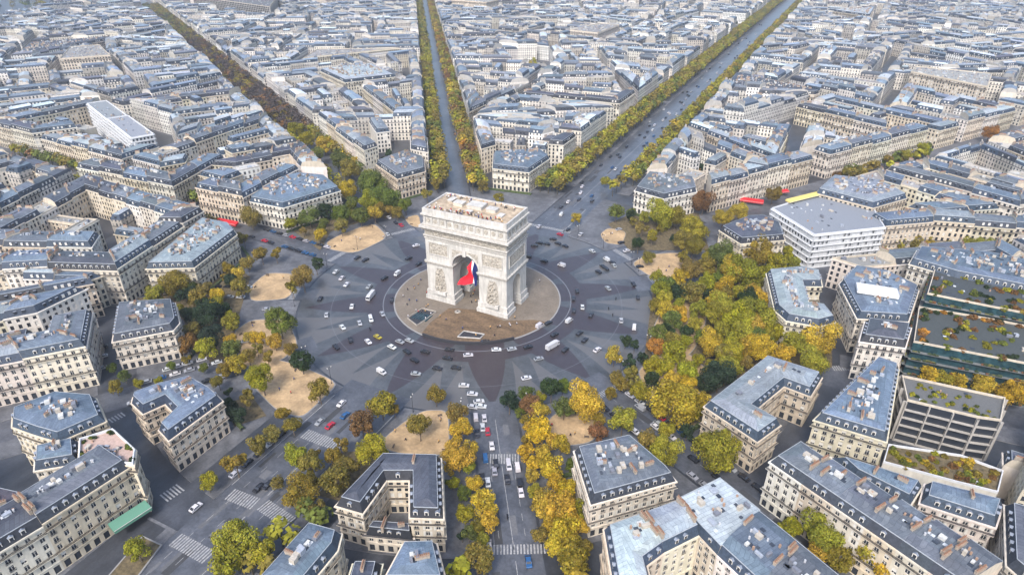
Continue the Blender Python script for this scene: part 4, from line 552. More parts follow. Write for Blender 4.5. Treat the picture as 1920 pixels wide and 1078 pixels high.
TREES=[(12.4, -99.0, 5.9, 7.6, 'O'), (12.4, -111.3, 5.7, 7.4, 'R'), (25.2, -121.2, 6.7, 8.7, 'L'), (32.4, -102.9, 5.4, 7.0, 'O'), (27.1, -83.3, 4.5, 5.9, 'O'), (40.3, -89.1, 4.6, 6.0, 'O'), (46.5, -97.8, 5.1, 6.6, 'Y'), (53.5, -110.3, 6.8, 8.8, 'Y'), (70.7, -124.0, 5.0, 6.5, 'Y'), (74.8, -128.1, 3.6, 4.6, 'Y'), (66.7, -128.6, 3.8, 4.9, 'L'), (61.4, -120.8, 2.9, 3.7, 'G'), (71.1, -134.6, 2.9, 3.8, 'G'), (79.1, -143.8, 5.1, 6.6, 'O'), (55.5, -74.7, 4.7, 6.1, 'D'), (63.7, -73.1, 4.6, 6.0, 'R'), (67.7, -73.5, 4.2, 5.4, 'Y'), (58.4, -65.1, 3.6, 4.7, 'G'), (67.4, -61.0, 5.2, 6.8, 'D'), (82.7, -63.5, 8.3, 9.5, 'Y'), (75.9, -68.1, 4.6, 6.0, 'G'), (72.1, -85.8, 5.5, 7.2, 'Y'), (72.3, -94.9, 3.5, 4.5, 'Y'), (78.1, -93.9, 3.9, 5.0, 'Y'), (82.1, -86.9, 3.9, 5.1, 'Y'), (84.2, -100.0, 5.0, 6.5, 'Y'), (88.0, -104.2, 4.1, 5.4, 'Y'), (78.5, -103.7, 2.9, 3.8, 'Y'), (86.8, -113.6, 4.4, 5.8, 'Y'), (94.4, -115.3, 5.9, 7.7, 'Y'), (98.2, -121.6, 5.0, 6.6, 'Y'), (92.5, -119.4, 3.6, 4.6, 'Y'), (104.6, -131.9, 5.6, 7.3, 'O'), (92.2, -75.3, 4.5, 5.8, 'R'), (99.0, -67.1, 6.1, 7.9, 'L'), (118.2, -76.9, 6.5, 8.5, 'L'), (110.0, -72.4, 4.9, 6.4, 'O'), (113.9, -52.3, 11.2, 9.5, 'Y'), (133.8, -69.6, 9.7, 9.5, 'L'), (82.3, -26.4, 4.4, 5.7, 'Y'), (82.6, -11.1, 3.2, 4.2, 'D'), (87.3, -12.5, 3.2, 4.2, 'D'), (89.6, -28.4, 4.6, 6.0, 'D'), (93.6, -20.2, 3.7, 4.8, 'D'), (96.7, -12.1, 4.8, 6.2, 'A'), (105.8, -14.1, 5.8, 7.5, 'L'), (106.8, -0.4, 3.8, 5.0, 'L'), (98.9, -26.8, 4.6, 6.0, 'L'), (104.3, -25.4, 4.6, 6.0, 'L'), (112.0, -21.6, 4.1, 5.4, 'L'), (93.5, -39.2, 5.4, 7.1, 'O'), (87.0, -37.9, 3.0, 3.9, 'O'), (86.5, 23.6, 4.1, 5.4, 'O'), (92.6, 19.0, 5.2, 6.8, 'Y'), (98.1, 10.1, 5.6, 7.3, 'G'), (99.7, 19.6, 4.6, 6.0, 'Y'), (106.4, 25.7, 5.3, 6.9, 'L'), (107.9, 13.9, 4.3, 5.6, 'L'), (116.6, 22.9, 7.2, 9.4, 'L'), (114.1, 37.2, 6.0, 7.8, 'Y'), (125.6, 22.4, 8.1, 9.5, 'L'), (118.2, -1.0, 6.8, 8.8, 'Y'), (127.2, 2.9, 5.5, 7.1, 'L'), (125.6, -7.6, 5.9, 7.6, 'O'), (134.6, 4.0, 6.0, 7.8, 'Y'), (115.2, -10.9, 3.2, 4.2, 'L'), (121.6, -28.8, 4.5, 5.9, 'D'), (126.3, -24.7, 7.6, 9.5, 'D'), (130.9, 28.7, 9.4, 9.5, 'L'), (139.8, 27.9, 8.8, 9.5, 'L'), (117.6, 30.7, 8.3, 9.5, 'L'), (137.9, 2.5, 7.6, 9.5, 'Y'), (127.3, -5.8, 6.7, 8.7, 'L'), (148.2, 4.2, 5.5, 7.1, 'Y'), (150.7, 14.3, 6.2, 8.1, 'L'), (161.4, 21.8, 9.2, 9.5, 'Y'), (159.3, 3.0, 7.4, 9.5, 'L'), (125.5, 44.0, 6.7, 8.7, 'D'), (119.8, 67.7, 10.4, 9.5, 'L'), (84.8, 113.1, 9.5, 9.5, 'L'), (97.4, 141.0, 7.0, 9.0, 'Y'), (105.0, 153.5, 7.1, 9.3, 'Y'), (105.8, 88.5, 8.2, 9.5, 'G'), (123.2, 100.0, 9.8, 9.5, 'O'), (95.2, 62.8, 7.1, 9.2, 'O'), (89.5, 92.2, 6.9, 9.0, 'O'), (81.2, 160.0, 8.1, 9.5, 'R'), (135.7, 92.1, 6.2, 8.1, 'L'), (142.9, 97.2, 4.9, 6.3, 'L'), (101.4, 39.5, 6.1, 7.9, 'O'), (193.4, 117.3, 9.2, 9.5, 'L'), (196.0, 135.6, 5.4, 7.0, 'O'), (204.0, 144.1, 5.9, 7.6, 'O'), (212.3, 151.7, 6.0, 7.8, 'O'), (220.3, 153.2, 6.0, 7.8, 'O'), (228.5, 159.3, 6.1, 7.9, 'L'), (237.7, 162.4, 6.6, 8.5, 'L'), (246.9, 164.5, 6.6, 8.6, 'O'), (257.8, 181.7, 8.6, 9.5, 'L'), (168.7, -90.0, 7.1, 9.2, 'L'), (182.7, -92.2, 6.3, 8.2, 'L'), (186.6, -94.5, 5.4, 7.1, 'Y'), (160.4, -90.6, 4.2, 5.4, 'L'), (169.0, -94.5, 4.2, 5.4, 'Y'), (174.8, -95.4, 4.6, 5.9, 'O'), (203.5, 17.7, 4.4, 5.7, 'Y'), (208.9, 18.3, 4.4, 5.7, 'L'), (214.0, 18.8, 4.4, 5.7, 'Y'), (221.4, 18.1, 5.3, 6.9, 'Y'), (231.9, 15.2, 6.5, 8.4, 'Y'), (-273.3, 168.2, 8.9, 9.5, 'L'), (-246.5, 151.5, 8.4, 9.5, 'L'), (-223.4, 146.4, 9.2, 9.5, 'Y'), (-213.0, 125.8, 6.9, 8.9, 'G'), (-189.4, 121.0, 8.5, 9.5, 'G'), (-166.9, 107.5, 9.1, 9.5, 'O'), (-142.7, 76.9, 6.7, 8.7, 'Y'), (-132.8, 90.9, 12.7, 9.5, 'G'), (-109.5, 72.4, 10.4, 9.5, 'G'), (-118.2, 65.5, 7.2, 9.3, 'L'), (-108.3, 44.5, 6.1, 7.9, 'G'), (-167.2, 11.3, 7.9, 9.5, 'O'), (-135.3, 28.3, 7.0, 9.0, 'G'), (-142.3, 18.8, 4.6, 6.0, 'L'), (-135.1, 42.8, 5.5, 7.2, 'D'), (-115.9, 15.0, 4.4, 5.7, 'Y'), (-120.1, 40.6, 6.9, 9.0, 'G'), (-103.4, 52.2, 5.4, 7.0, 'Y'), (-110.4, 28.1, 5.2, 6.8, 'O'), (-135.7, -70.7, 8.4, 9.5, 'O'), (-139.1, -80.2, 5.7, 7.4, 'L'), (-118.4, -72.2, 5.8, 7.6, 'O'), (-111.7, -66.4, 4.8, 6.3, 'Y'), (-107.1, -55.6, 5.5, 7.2, 'O'), (-121.5, -43.3, 4.4, 5.7, 'Y'), (-126.3, -32.2, 4.5, 5.9, 'O'), (-98.2, -83.0, 7.6, 9.5, 'D'), (-82.2, -94.6, 6.6, 8.6, 'D'), (-89.4, -102.2, 5.2, 6.8, 'R'), (-78.3, -102.2, 5.7, 7.4, 'L'), (-86.7, -80.5, 5.1, 6.6, 'L'), (-120.3, -17.0, 4.6, 6.0, 'O'), (-126.3, -21.8, 4.9, 6.4, 'O'), (-151.9, -10.0, 4.9, 6.4, 'O'), (-175.0, -102.9, 6.3, 8.2, 'L'), (-83.6, -35.5, 7.0, 9.1, 'O'), (-90.9, -17.5, 5.0, 6.5, 'D'), (-84.5, -42.7, 4.8, 6.2, 'O'), (-62.8, -73.9, 7.7, 9.5, 'G'), (-67.3, -83.6, 4.0, 5.2, 'Y'), (-59.9, -102.9, 4.6, 6.0, 'Y'), (-39.7, -108.5, 7.2, 9.3, 'L'), (-35.5, -90.4, 5.3, 6.9, 'D'), (-15.5, -102.5, 5.4, 7.1, 'O'), (-14.7, -146.4, 5.4, 7.1, 'O'), (-16.2, -135.3, 4.0, 5.2, 'O'), (-16.0, -129.0, 3.8, 4.9, 'O'), (-20.6, -117.7, 3.2, 4.1, 'O'), (13.3, -171.7, 7.2, 9.4, 'L'), (20.8, -170.2, 5.2, 6.7, 'L'), (14.5, -176.3, 5.6, 7.3, 'L'), (15.7, -147.9, 6.9, 9.0, 'O'), (23.5, -149.1, 4.1, 5.4, 'O'), (22.2, -138.4, 5.5, 7.1, 'O'), (13.0, -128.6, 3.8, 4.9, 'O'), (-15.0, -184.7, 4.3, 5.6, 'L'), (-35.4, -126.3, 4.0, 5.2, 'D'), (-43.9, -122.6, 3.1, 4.0, 'D'), (21.1, -131.2, 4.7, 6.2, 'O'), (12.5, 107.0, 3.8, 4.9, 'Y'), (33.8, 122.3, 5.7, 7.5, 'G'), (61.3, 128.5, 10.7, 9.5, 'L'), (55.8, 104.8, 5.5, 7.1, 'O'), (70.7, 128.4, 7.6, 9.5, 'O'), (83.1, 95.9, 7.0, 9.1, 'O'), (120.0, 198.1, 6.5, 8.4, 'O'), (115.0, 71.9, 7.9, 9.5, 'Y'), (59.6, 85.5, 4.5, 5.9, 'D'), (88.3, 77.5, 5.4, 7.0, 'O'), (69.2, 73.3, 4.0, 5.3, 'O'), (101.4, 71.8, 5.9, 7.7, 'O'), (162.5, 269.7, 4.5, 5.8, 'O'), (171.2, 282.7, 4.6, 5.9, 'O'), (181.8, 300.9, 4.7, 6.1, 'O'), (191.1, 316.2, 4.8, 6.3, 'O'), (204.5, 336.6, 5.0, 6.5, 'L'), (216.3, 356.0, 5.7, 7.4, 'L'), (270.6, 430.4, 7.7, 9.5, 'A'), (-397.6, -3.6, 6.1, 8.0, 'O'), (-328.3, -4.2, 5.5, 7.2, 'O'), (-314.6, -1.7, 5.4, 7.1, 'R'), (-301.1, 0.7, 5.3, 6.9, 'O'), (-285.3, 3.4, 5.2, 6.8, 'O'), (-269.8, 5.9, 5.1, 6.6, 'O'), (-254.5, 6.4, 5.0, 6.5, 'R'), (-239.0, 6.5, 5.3, 6.9, 'O'), (-205.5, -7.6, 3.7, 4.8, 'O'), (-344.8, 126.0, 6.9, 9.0, 'A'), (-347.7, 137.3, 5.9, 7.6, 'D'), (157.4, 265.5, 3.9, 5.1, 'R'), (-97.0, 117.2, 5.1, 6.6, 'O'), (-66.3, 128.2, 4.6, 6.0, 'O'), (-46.9, 115.2, 4.0, 5.2, 'O'), (-92.9, 97.0, 4.9, 6.4, 'O'), (-94.1, 73.1, 5.5, 7.2, 'G'), (-93.4, 62.8, 4.2, 5.5, 'O'), (7.1, 179.0, 3.9, 5.1, 'L'), (109.3, 40.5, 4.9, 6.3, 'D'), (114.0, -26.6, 5.6, 7.2, 'L'), (99.5, -46.0, 4.8, 6.3, 'L'), (88.4, -49.1, 2.9, 3.8, 'O'), (90.6, -42.1, 3.5, 4.5, 'O'), (-48.9, -82.9, 3.3, 4.3, 'O'), (-58.4, -82.5, 4.2, 5.5, 'Y'), (-84.6, -108.4, 2.6, 3.6, 'O'), (-86.6, -114.9, 2.3, 3.6, 'G'), (-108.4, -126.5, 2.4, 3.6, 'G'), (-174.1, -94.0, 2.8, 3.7, 'L'), (-62.7, -107.6, 3.5, 4.6, 'O'), (-43.5, -113.2, 3.1, 4.0, 'O'), (16.2, -96.2, 2.8, 3.7, 'O'), (2.0, -144.6, 2.6, 3.6, 'O'), (55.7, -118.2, 2.5, 3.6, 'L'), (89.4, -67.7, 3.2, 4.2, 'O'), (64.5, -79.2, 2.7, 3.6, 'O'), (77.4, -98.7, 3.4, 4.4, 'Y'), (89.6, -116.6, 4.0, 5.2, 'Y'), (92.2, -106.0, 4.1, 5.3, 'Y'), (97.9, -113.0, 4.0, 5.2, 'L'), (101.1, -117.9, 3.5, 4.6, 'Y'), (90.9, -124.9, 2.9, 3.8, 'O'), (98.4, -127.5, 4.6, 6.0, 'Y'), (100.6, -123.4, 3.9, 5.0, 'Y'), (70.2, -88.9, 2.9, 3.7, 'O'), (78.6, -85.5, 3.3, 4.3, 'Y'), (88.9, -92.7, 2.8, 3.6, 'G'), (81.7, -109.4, 2.7, 3.6, 'L'), (60.4, -75.4, 3.0, 3.9, 'G'), (105.0, -124.7, 3.5, 4.5, 'O'), (62.6, -115.6, 3.3, 4.3, 'Y'), (72.3, -130.7, 3.0, 3.9, 'O'), (69.2, -135.6, 2.5, 3.6, 'D'), (76.0, -134.3, 2.5, 3.6, 'L'), (53.5, -102.4, 3.5, 4.5, 'Y'), (51.6, -113.1, 3.0, 3.9, 'Y'), (57.1, -109.5, 3.0, 3.9, 'L'), (67.7, -81.3, 2.9, 3.8, 'Y'), (64.2, -63.6, 2.9, 3.7, 'L'), (69.6, -54.3, 3.4, 4.4, 'G')]
CARS=[(-83.5, -10.8, 'W', 'c'), (-75.8, -15.2, 'W', 'c'), (-68.9, -19.7, 'W', 'c'), (-49.5, -24.6, 'W', 't'), (-56.7, -16.3, 'S', 'c'), (-52.1, -36.6, 'W', 'c'), (-36.2, -42.2, 'W', 'v'), (-55.0, -5.0, 'K', 'c'), (-51.6, 2.2, 'W', 'v'), (-62.2, 36.7, 'W', 'c'), (-56.6, 20.6, 'K', 'c'), (-47.7, 17.5, 'K', 'c'), (-77.7, 8.0, 'K', 'c'), (-83.5, 8.1, 'K', 'c'), (-87.0, 42.1, 'W', 'c'), (-34.1, -35.7, 'S', 'c'), (-101.2, 63.7, 'W', 'c'), (-92.2, 58.6, 'K', 'c'), (-87.2, 57.3, 'R', 'c'), (-44.0, -54.0, 'W', 'c'), (-33.7, -61.1, 'K', 'c'), (-39.0, -47.4, 'S', 'c'), (-23.9, -53.3, 'Y', 'c'), (-13.1, -57.2, 'W', 'c'), (-8.8, -49.3, 'S', 'c'), (-4.8, -57.3, 'K', 'c'), (1.9, -61.3, 'K', 'c'), (2.6, -53.7, 'K', 'c'), (14.2, -53.5, 'K', 'c'), (21.2, -58.0, 'K', 'c'), (11.6, -47.4, 'K', 'c'), (21.3, -47.3, 'W', 'c'), (-6.1, -74.8, 'W', 'v'), (30.5, -67.1, 'W', 'c'), (36.4, -70.4, 'W', 'c'), (41.1, -73.5, 'W', 'c'), (40.4, -77.5, 'W', 'c'), (43.3, -75.7, 'W', 'c'), (44.6, -82.5, 'W', 'v'), (47.8, -81.3, 'W', 'c'), (-2.1, -104.2, 'B', 'c'), (-3.5, -111.4, 'R', 'c'), (30.7, -38.0, 'W', 'c'), (36.8, -34.5, 'S', 'c'), (40.1, -11.1, 'W', 'v'), (42.9, -7.1, 'K', 'c'), (51.2, -0.8, 'W', 'v'), (49.6, -15.1, 'K', 'c'), (59.7, -8.6, 'K', 'c'), (64.0, -13.0, 'K', 'c'), (52.5, -24.4, 'W', 't'), (81.3, 7.6, 'W', 'v'), (58.9, 8.9, 'K', 'c'), (51.8, -50.9, 'W', 'c'), (49.8, 9.0, 'K', 'c'), (68.5, 13.7, 'K', 'm'), (100.8, -48.5, 'S', 'v'), (-1.9, 118.5, 'W', 'v'), (-7.5, 94.7, 'W', 'c'), (10.8, 98.2, 'K', 'c'), (9.0, 89.4, 'R', 'c'), (7.9, 81.1, 'K', 'c'), (7.1, 73.2, 'K', 'c'), (2.4, 72.6, 'K', 'c'), (1.4, 67.9, 'K', 'c'), (12.8, 76.8, 'K', 'c'), (18.2, 75.4, 'K', 'c'), (14.7, 51.9, 'K', 'c'), (25.7, 51.5, 'W', 'v'), (46.0, 69.6, 'W', 'v'), (46.9, 60.5, 'K', 'c'), (49.4, 58.8, 'K', 'c'), (46.9, 53.4, 'K', 'c'), (52.2, 64.5, 'S', 'c'), (68.5, 48.5, 'K', 'c'), (74.7, 35.8, 'K', 'c'), (44.1, 28.2, 'K', 'c'), (45.2, 20.1, 'K', 'c'), (52.4, 14.2, 'W', 'c'), (20.6, 95.1, 'W', 'c'), (52.5, -87.5, 'R', 'c'), (57.6, -93.7, 'W', 'c'), (58.4, -100.3, 'B', 'v'), (64.3, -104.4, 'S', 'c'), (64.7, -110.1, 'W', 'c'), (67.7, -99.9, 'W', 'v'), (70.2, -106.0, 'K', 'c'), (70.8, -99.2, 'W', 'v'), (74.8, -105.7, 'K', 'v'), (77.0, -109.2, 'W', 'c'), (77.5, -120.6, 'K', 'm'), (90.9, -133.0, 'B', 'c'), (-4.7, -147.2, 'K', 'c'), (-2.9, -144.8, 'K', 'c'), (-90.3, -114.1, 'W', 'c'), (-88.4, -111.0, 'W', 'c'), (-86.2, -107.3, 'W', 'c'), (-83.0, -102.6, 'W', 'c'), (-124.7, -120.5, 'W', 'c'), (-117.0, -126.4, 'S', 'c'), (-131.5, -115.5, 'K', 'c'), (-66.1, -139.8, 'S', 'c'), (-31.0, -49.7, 'K', 'm'), (65.0, 29.3, 'K', 'm'), (64.7, 18.6, 'K', 'm'), (109.5, -56.8, 'W', 'c'), (39.4, 112.3, 'S', 'c'), (53.1, 85.4, 'W', 'c'), (46.9, 94.4, 'K', 'c'), (50.3, 67.2, 'K', 'c'), (3.9, 53.4, 'K', 'c'), (-8.5, -111.5, 'S', 'c'), (-8.1, -99.1, 'W', 'c'), (-6.2, 141.3, 'W', 'c'), (-7.1, 130.2, 'K', 'c'), (-1.0, 148.2, 'K', 'c'), (110.0, -54.8, 'S', 'c'), (116.0, -59.5, 'W', 'c'), (126.2, -67.6, 'K', 'c'), (135.8, -72.9, 'K', 'c'), (49.7, -86.2, 'W', 'c'), (49.6, -90.3, 'K', 'c'), (63.1, -101.0, 'K', 'c'), (34.8, 76.3, 'W', 'c'), (65.9, 69.1, 'K', 'c'), (-37.7, -22.5, 'K', 'c'), (-12.3, -52.0, 'S', 'c'), (14.1, -61.9, 'K', 'c'), (23.1, -34.6, 'K', 'c'), (71.8, -17.8, 'W', 'c'), (57.7, 38.1, 'S', 'c'), (73.8, 10.8, 'S', 'c'), (58.7, -24.2, 'K', 'c'), (50.8, -35.9, 'S', 'c'), (42.7, -29.8, 'K', 'c'), (-71.5, -37.9, 'K', 'c'), (-58.2, -48.7, 'S', 'c'), (-36.0, -68.5, 'K', 'c'), (-25.5, -58.5, 'W', 'c'), (7.9, -69.2, 'S', 'c'), (-76.4, -83.6, 'W', 'c'), (-88.4, -57.9, 'S', 'c'), (-74.2, -92.0, 'K', 'c')]
MISC={'brown': [(-7.6, -42.6), (-8.9, -31.8), (-7.7, -15.8), (7.3, -10.7), (22.5, -14.3), (35.0, -7.1), (40.9, -6.3), (39.6, -14.3), (32.4, -25.4), (20.6, -35.2), (8.9, -41.9)], 'pit': [(-20.8, -33.4), (-19.2, -22.6), (-11.3, -22.1), (-11.8, -30.1), (-12.9, -37.0)], 'slot': [(9.5, -36.7), (9.7, -31.0), (19.7, -29.2), (19.6, -33.2)], 'gravel': [[(-61.2, -97.9), (-57.5, -88.1), (-42.1, -86.3), (-18.4, -88.6), (-17.3, -101.3), (-17.0, -112.3), (-28.6, -113.4), (-46.4, -107.1)], [(-87.6, -80.5), (-89.0, -68.1), (-72.7, -60.0), (-52.1, -75.3), (-51.9, -89.0), (-62.7, -98.6)], [(-113.5, -44.8), (-117.6, -28.2), (-101.9, -21.9), (-86.0, -43.7), (-102.1, -55.2)], [(-113.8, 17.0), (-113.1, 30.1), (-106.1, 53.5), (-84.2, 39.1), (-88.9, 12.4), (-105.8, 10.4)], [(31.0, 101.0), (32.4, 112.4), (44.7, 112.2), (47.6, 92.3), (38.0, 90.9)], [(60.1, 71.4), (65.6, 86.8), (81.7, 97.9), (92.6, 83.7), (92.0, 66.8), (76.1, 60.3)], [(19.0, -107.7), (20.8, -96.2), (23.9, -87.6), (32.4, -83.4), (45.1, -103.6), (36.9, -109.5), (23.8, -112.6)], [(70.9, -74.9), (71.2, -66.1), (82.3, -59.6), (90.8, -61.7), (90.3, -75.2), (78.6, -83.5)], [(88.2, 42.0), (103.7, 58.9), (111.0, 30.4), (111.2, 0.4), (102.3, -21.7), (90.4, -0.3)], [(-92.1, 68.0), (-87.6, 78.1), (-73.8, 60.1), (-81.7, 59.9)], [(90.9, -23.1), (109.0, -0.7), (120.9, -12.5), (119.5, -36.9), (106.0, -43.5)]], 'cw': [[(-30.7, -164.9), (-29.6, -158.2)], [(-12.3, -153.2), (-0.7, -152.6)], [(1.3, -151.7), (15.2, -153.5)], [(-13.2, -174.4), (2.1, -174.6)], [(-10.1, -118.8), (7.5, -118.5)], [(77.9, -134.1), (93.7, -125.9)], [(58.7, -100.0), (69.5, -94.7)], [(-82.9, -147.2), (-81.9, -141.4)], [(168.2, 15.0), (174.5, 18.1)]], 'yellow': [(130.0, 152.4), (150.1, 180.1)], 'red3': [(118.4, 213.9), (127.0, 222.7)], 'red': [(99.9, 193.6), (115.2, 194.7)], 'red2': [(-194.2, 8.2), (-176.8, 9.3)], 'green': [(-31.4, -182.5), (-29.4, -170.8)]}
PLANT=[[(94.0, -21.5), (79.0, 49.9), (104.5, 68.9), (125.2, 60.2), (152.8, 40.4), (167.0, 37.4), (168.2, 15.0), (142.6, 6.8), (123.9, -27.2), (124.2, -48.7), (107.7, -49.9)], [(30.2, 118.7), (42.3, 149.1), (78.7, 161.9), (96.5, 108.3), (76.7, 98.6), (54.1, 87.4)], [(102.2, 111.1), (139.7, 121.8), (138.5, 106.3), (132.0, 89.2), (136.5, 54.1), (120.3, 57.8), (92.6, 83.7)], [(-146.9, 22.3), (-141.2, 53.8), (-113.8, 88.1), (-91.5, 68.3), (-110.3, 59.1), (-121.6, 30.3), (-109.9, 6.7)], [(-157.6, -79.0), (-143.8, -66.0), (-139.4, -30.4), (-121.9, -35.8), (-88.7, -78.5), (-62.8, -103.0), (-92.5, -99.9), (-118.3, -82.5)], [(-50.3, -120.4), (-45.7, -110.7), (-30.1, -117.7), (-36.6, -127.8)], [(7.9, -122.0), (22.1, -111.9), (26.9, -118.6), (24.3, -139.1), (16.3, -140.5)]]
WOODS=[([(-1136.6, 357.0), (-3071.5, 1375.2), (-2385.4, 1712.9), (-1259.2, 747.7), (-1431.6, 706.1), (-1317.3, 547.2)], 'OOGOR', 260, 9), ([(-1654.5, 1069.7), (-2385.4, 1712.9), (-2156.7, 1825.4), (-1020.6, 659.3)], 'OGB', 60, 6), ([(154.9, 267.0), (175.9, 301.0), (223.2, 377.3), (222.1, 355.1), (169.3, 267.9)], 'OOLG', 14, 4), ([(-182.6, 158.9), (-149.3, 181.8), (-128.8, 150.1), (-157.7, 128.7)], 'GGDL', 20, 3), ([(36.0, 243.5), (75.1, 250.8), (77.2, 229.2), (42.0, 220.1)], 'DDOA', 14, 3.5), ([(-425.5, 1137.1), (-381.0, 1179.8), (-345.6, 1078.9), (-391.9, 1056.1)], 'GO', 8, 6), ([(-324.5, 699.8), (-291.5, 727.1), (-255.7, 647.4), (-286.6, 622.8)], 'RO', 8, 5), ([(-726.1, 725.5), (-682.6, 746.9), (-611.6, 658.2), (-651.5, 638.5)], 'GO', 8, 6)]
OPEN=[[(125.6, 116.4), (189.9, 154.2), (279.1, 223.1), (274.0, 191.7), (192.3, 125.7), (130.4, 102.3)], [(192.7, -6.3), (231.4, 4.0), (228.8, -27.8), (187.0, -36.9)], [(197.3, -59.0), (222.4, -53.9), (220.3, -76.5), (213.3, -85.8)], [(178.5, -46.9), (200.1, -47.3), (225.2, -54.8), (221.3, -83.7), (194.4, -78.9)], [(-1136.6, 357.0), (-3071.5, 1375.2), (-2385.4, 1712.9), (-1259.2, 747.7), (-1431.6, 706.1), (-1317.3, 547.2)]]
BUDGET=225
FILLS=[([(94.0, -21.5), (79.0, 49.9), (104.5, 68.9), (125.2, 60.2), (152.8, 40.4), (167.0, 37.4), (168.2, 15.0), (142.6, 6.8), (123.9, -27.2), (124.2, -48.7), (107.7, -49.9)], 'LYLOGDLY', 46, 4.6, 6.2), ([(30.2, 118.7), (42.3, 149.1), (78.7, 161.9), (96.5, 108.3), (76.7, 98.6), (54.1, 87.4)], 'OGODL', 9, 3.8, 6.5), ([(102.2, 111.1), (139.7, 121.8), (138.5, 106.3), (132.0, 89.2), (136.5, 54.1), (120.3, 57.8), (92.6, 83.7)], 'LOLGO', 10, 4.4, 7), ([(-146.9, 22.3), (-141.2, 53.8), (-113.8, 88.1), (-91.5, 68.3), (-110.3, 59.1), (-121.6, 30.3), (-109.9, 6.7)], 'GOGDLO', 16, 4.0, 6.5), ([(-157.6, -79.0), (-143.8, -66.0), (-139.4, -30.4), (-121.9, -35.8), (-88.7, -78.5), (-62.8, -103.0), (-92.5, -99.9), (-118.3, -82.5)], 'OLGDOD', 22, 3.9, 5.8), ([(71.5, -9.6), (93.7, 1.3), (107.9, -42.6), (96.3, -48.3)], 'LYODA', 8, 3.6, 6), ([(106.0, -43.5), (120.4, -21.0), (127.1, -9.5), (125.4, -44.7), (125.5, -64.1), (113.5, -63.8)], 'DOLG', 7, 4.2, 6.5), ([(-1.5, -132.6), (11.4, -120.2), (24.3, -139.1), (22.2, -150.0)], 'OLY', 7, 4.2, 6.0), ([(-22.8, -159.7), (-16.6, -114.5), (-11.7, -115.5), (-13.5, -159.0)], 'LOL', 5, 3.6, 8), ([(-105.5, -132.2), (-76.2, -96.5), (-64.9, -104.0), (-94.4, -136.6)], 'LOG', 5, 2.8, 7), ([(-84.0, -86.2), (-55.1, -71.9), (-40.7, -87.8), (-60.8, -102.0)], 'OLY', 5, 3.2, 6), ([(-71.1, -107.0), (-38.7, -114.7), (-36.6, -127.8), (-51.2, -120.9)], 'DGO', 4, 3.2, 5)]

# ================================================================ ground
AZ = dict(boulevard=0, marceau=33, iena=54, kleber=87, hugo=118, foch=147, armee=180, carnot=214, mahon=246, wagram=273, hoche=302, fried=326)
HW = dict(boulevard=37, marceau=20, iena=20, kleber=18, hugo=18, foch=24, armee=36, carnot=17, mahon=15, wagram=18, hoche=18, fried=20)     # centre line to house fronts
CW = dict(boulevard=13.5, marceau=8, iena=8, kleber=8, hugo=8, foch=8.5, armee=15, carnot=7, mahon=6, wagram=7, hoche=8, fried=7.5)      # half carriageway
ORDER = sorted(AZ, key=lambda k: AZ[k])
def adir(a): return (sin(radians(a)), cos(radians(a)))
def pt(name, s, o):
    """s metres out along an avenue, o metres to its clockwise side"""
    d = adir(AZ[name]); return (d[0]*s+d[1]*o, d[1]*s-d[0]*o)
def wedge(a, b, oa, ob, r1, r2, seg=1):
    """ground between avenues a and b (clockwise), offsets oa, ob from their centre lines, radii r1..r2; counter-clockwise"""
    A1, A2 = pt(a, sqrt(max(0, r1*r1-oa*oa)), oa), pt(a, sqrt(r2*r2-oa*oa), oa)
    B1, B2 = pt(b, sqrt(max(0, r1*r1-ob*ob)), -ob), pt(b, sqrt(r2*r2-ob*ob), -ob)
    def arc(p, q, R):
        t0, t1 = atan2(p[0], p[1]), atan2(q[0], q[1])
        if t1 < t0: t1 += 2*pi
        return [(R*sin(t0+(t1-t0)*i/seg), R*cos(t0+(t1-t0)*i/seg)) for i in range(seg+1)]
    P = arc(A1, B1, r1)+arc(A2, B2, r2)[::-1]
    return P if area(P) > 0 else P[::-1]
g = MB(); g.face([(-3200, -900, 0), (2400, -900, 0), (2400, 3400, 0), (-3200, 3400, 0)], 'asphalt')
o = g.build('ground'); tag(o, 'dark grey asphalt ground of the streets and courts', kind='structure')

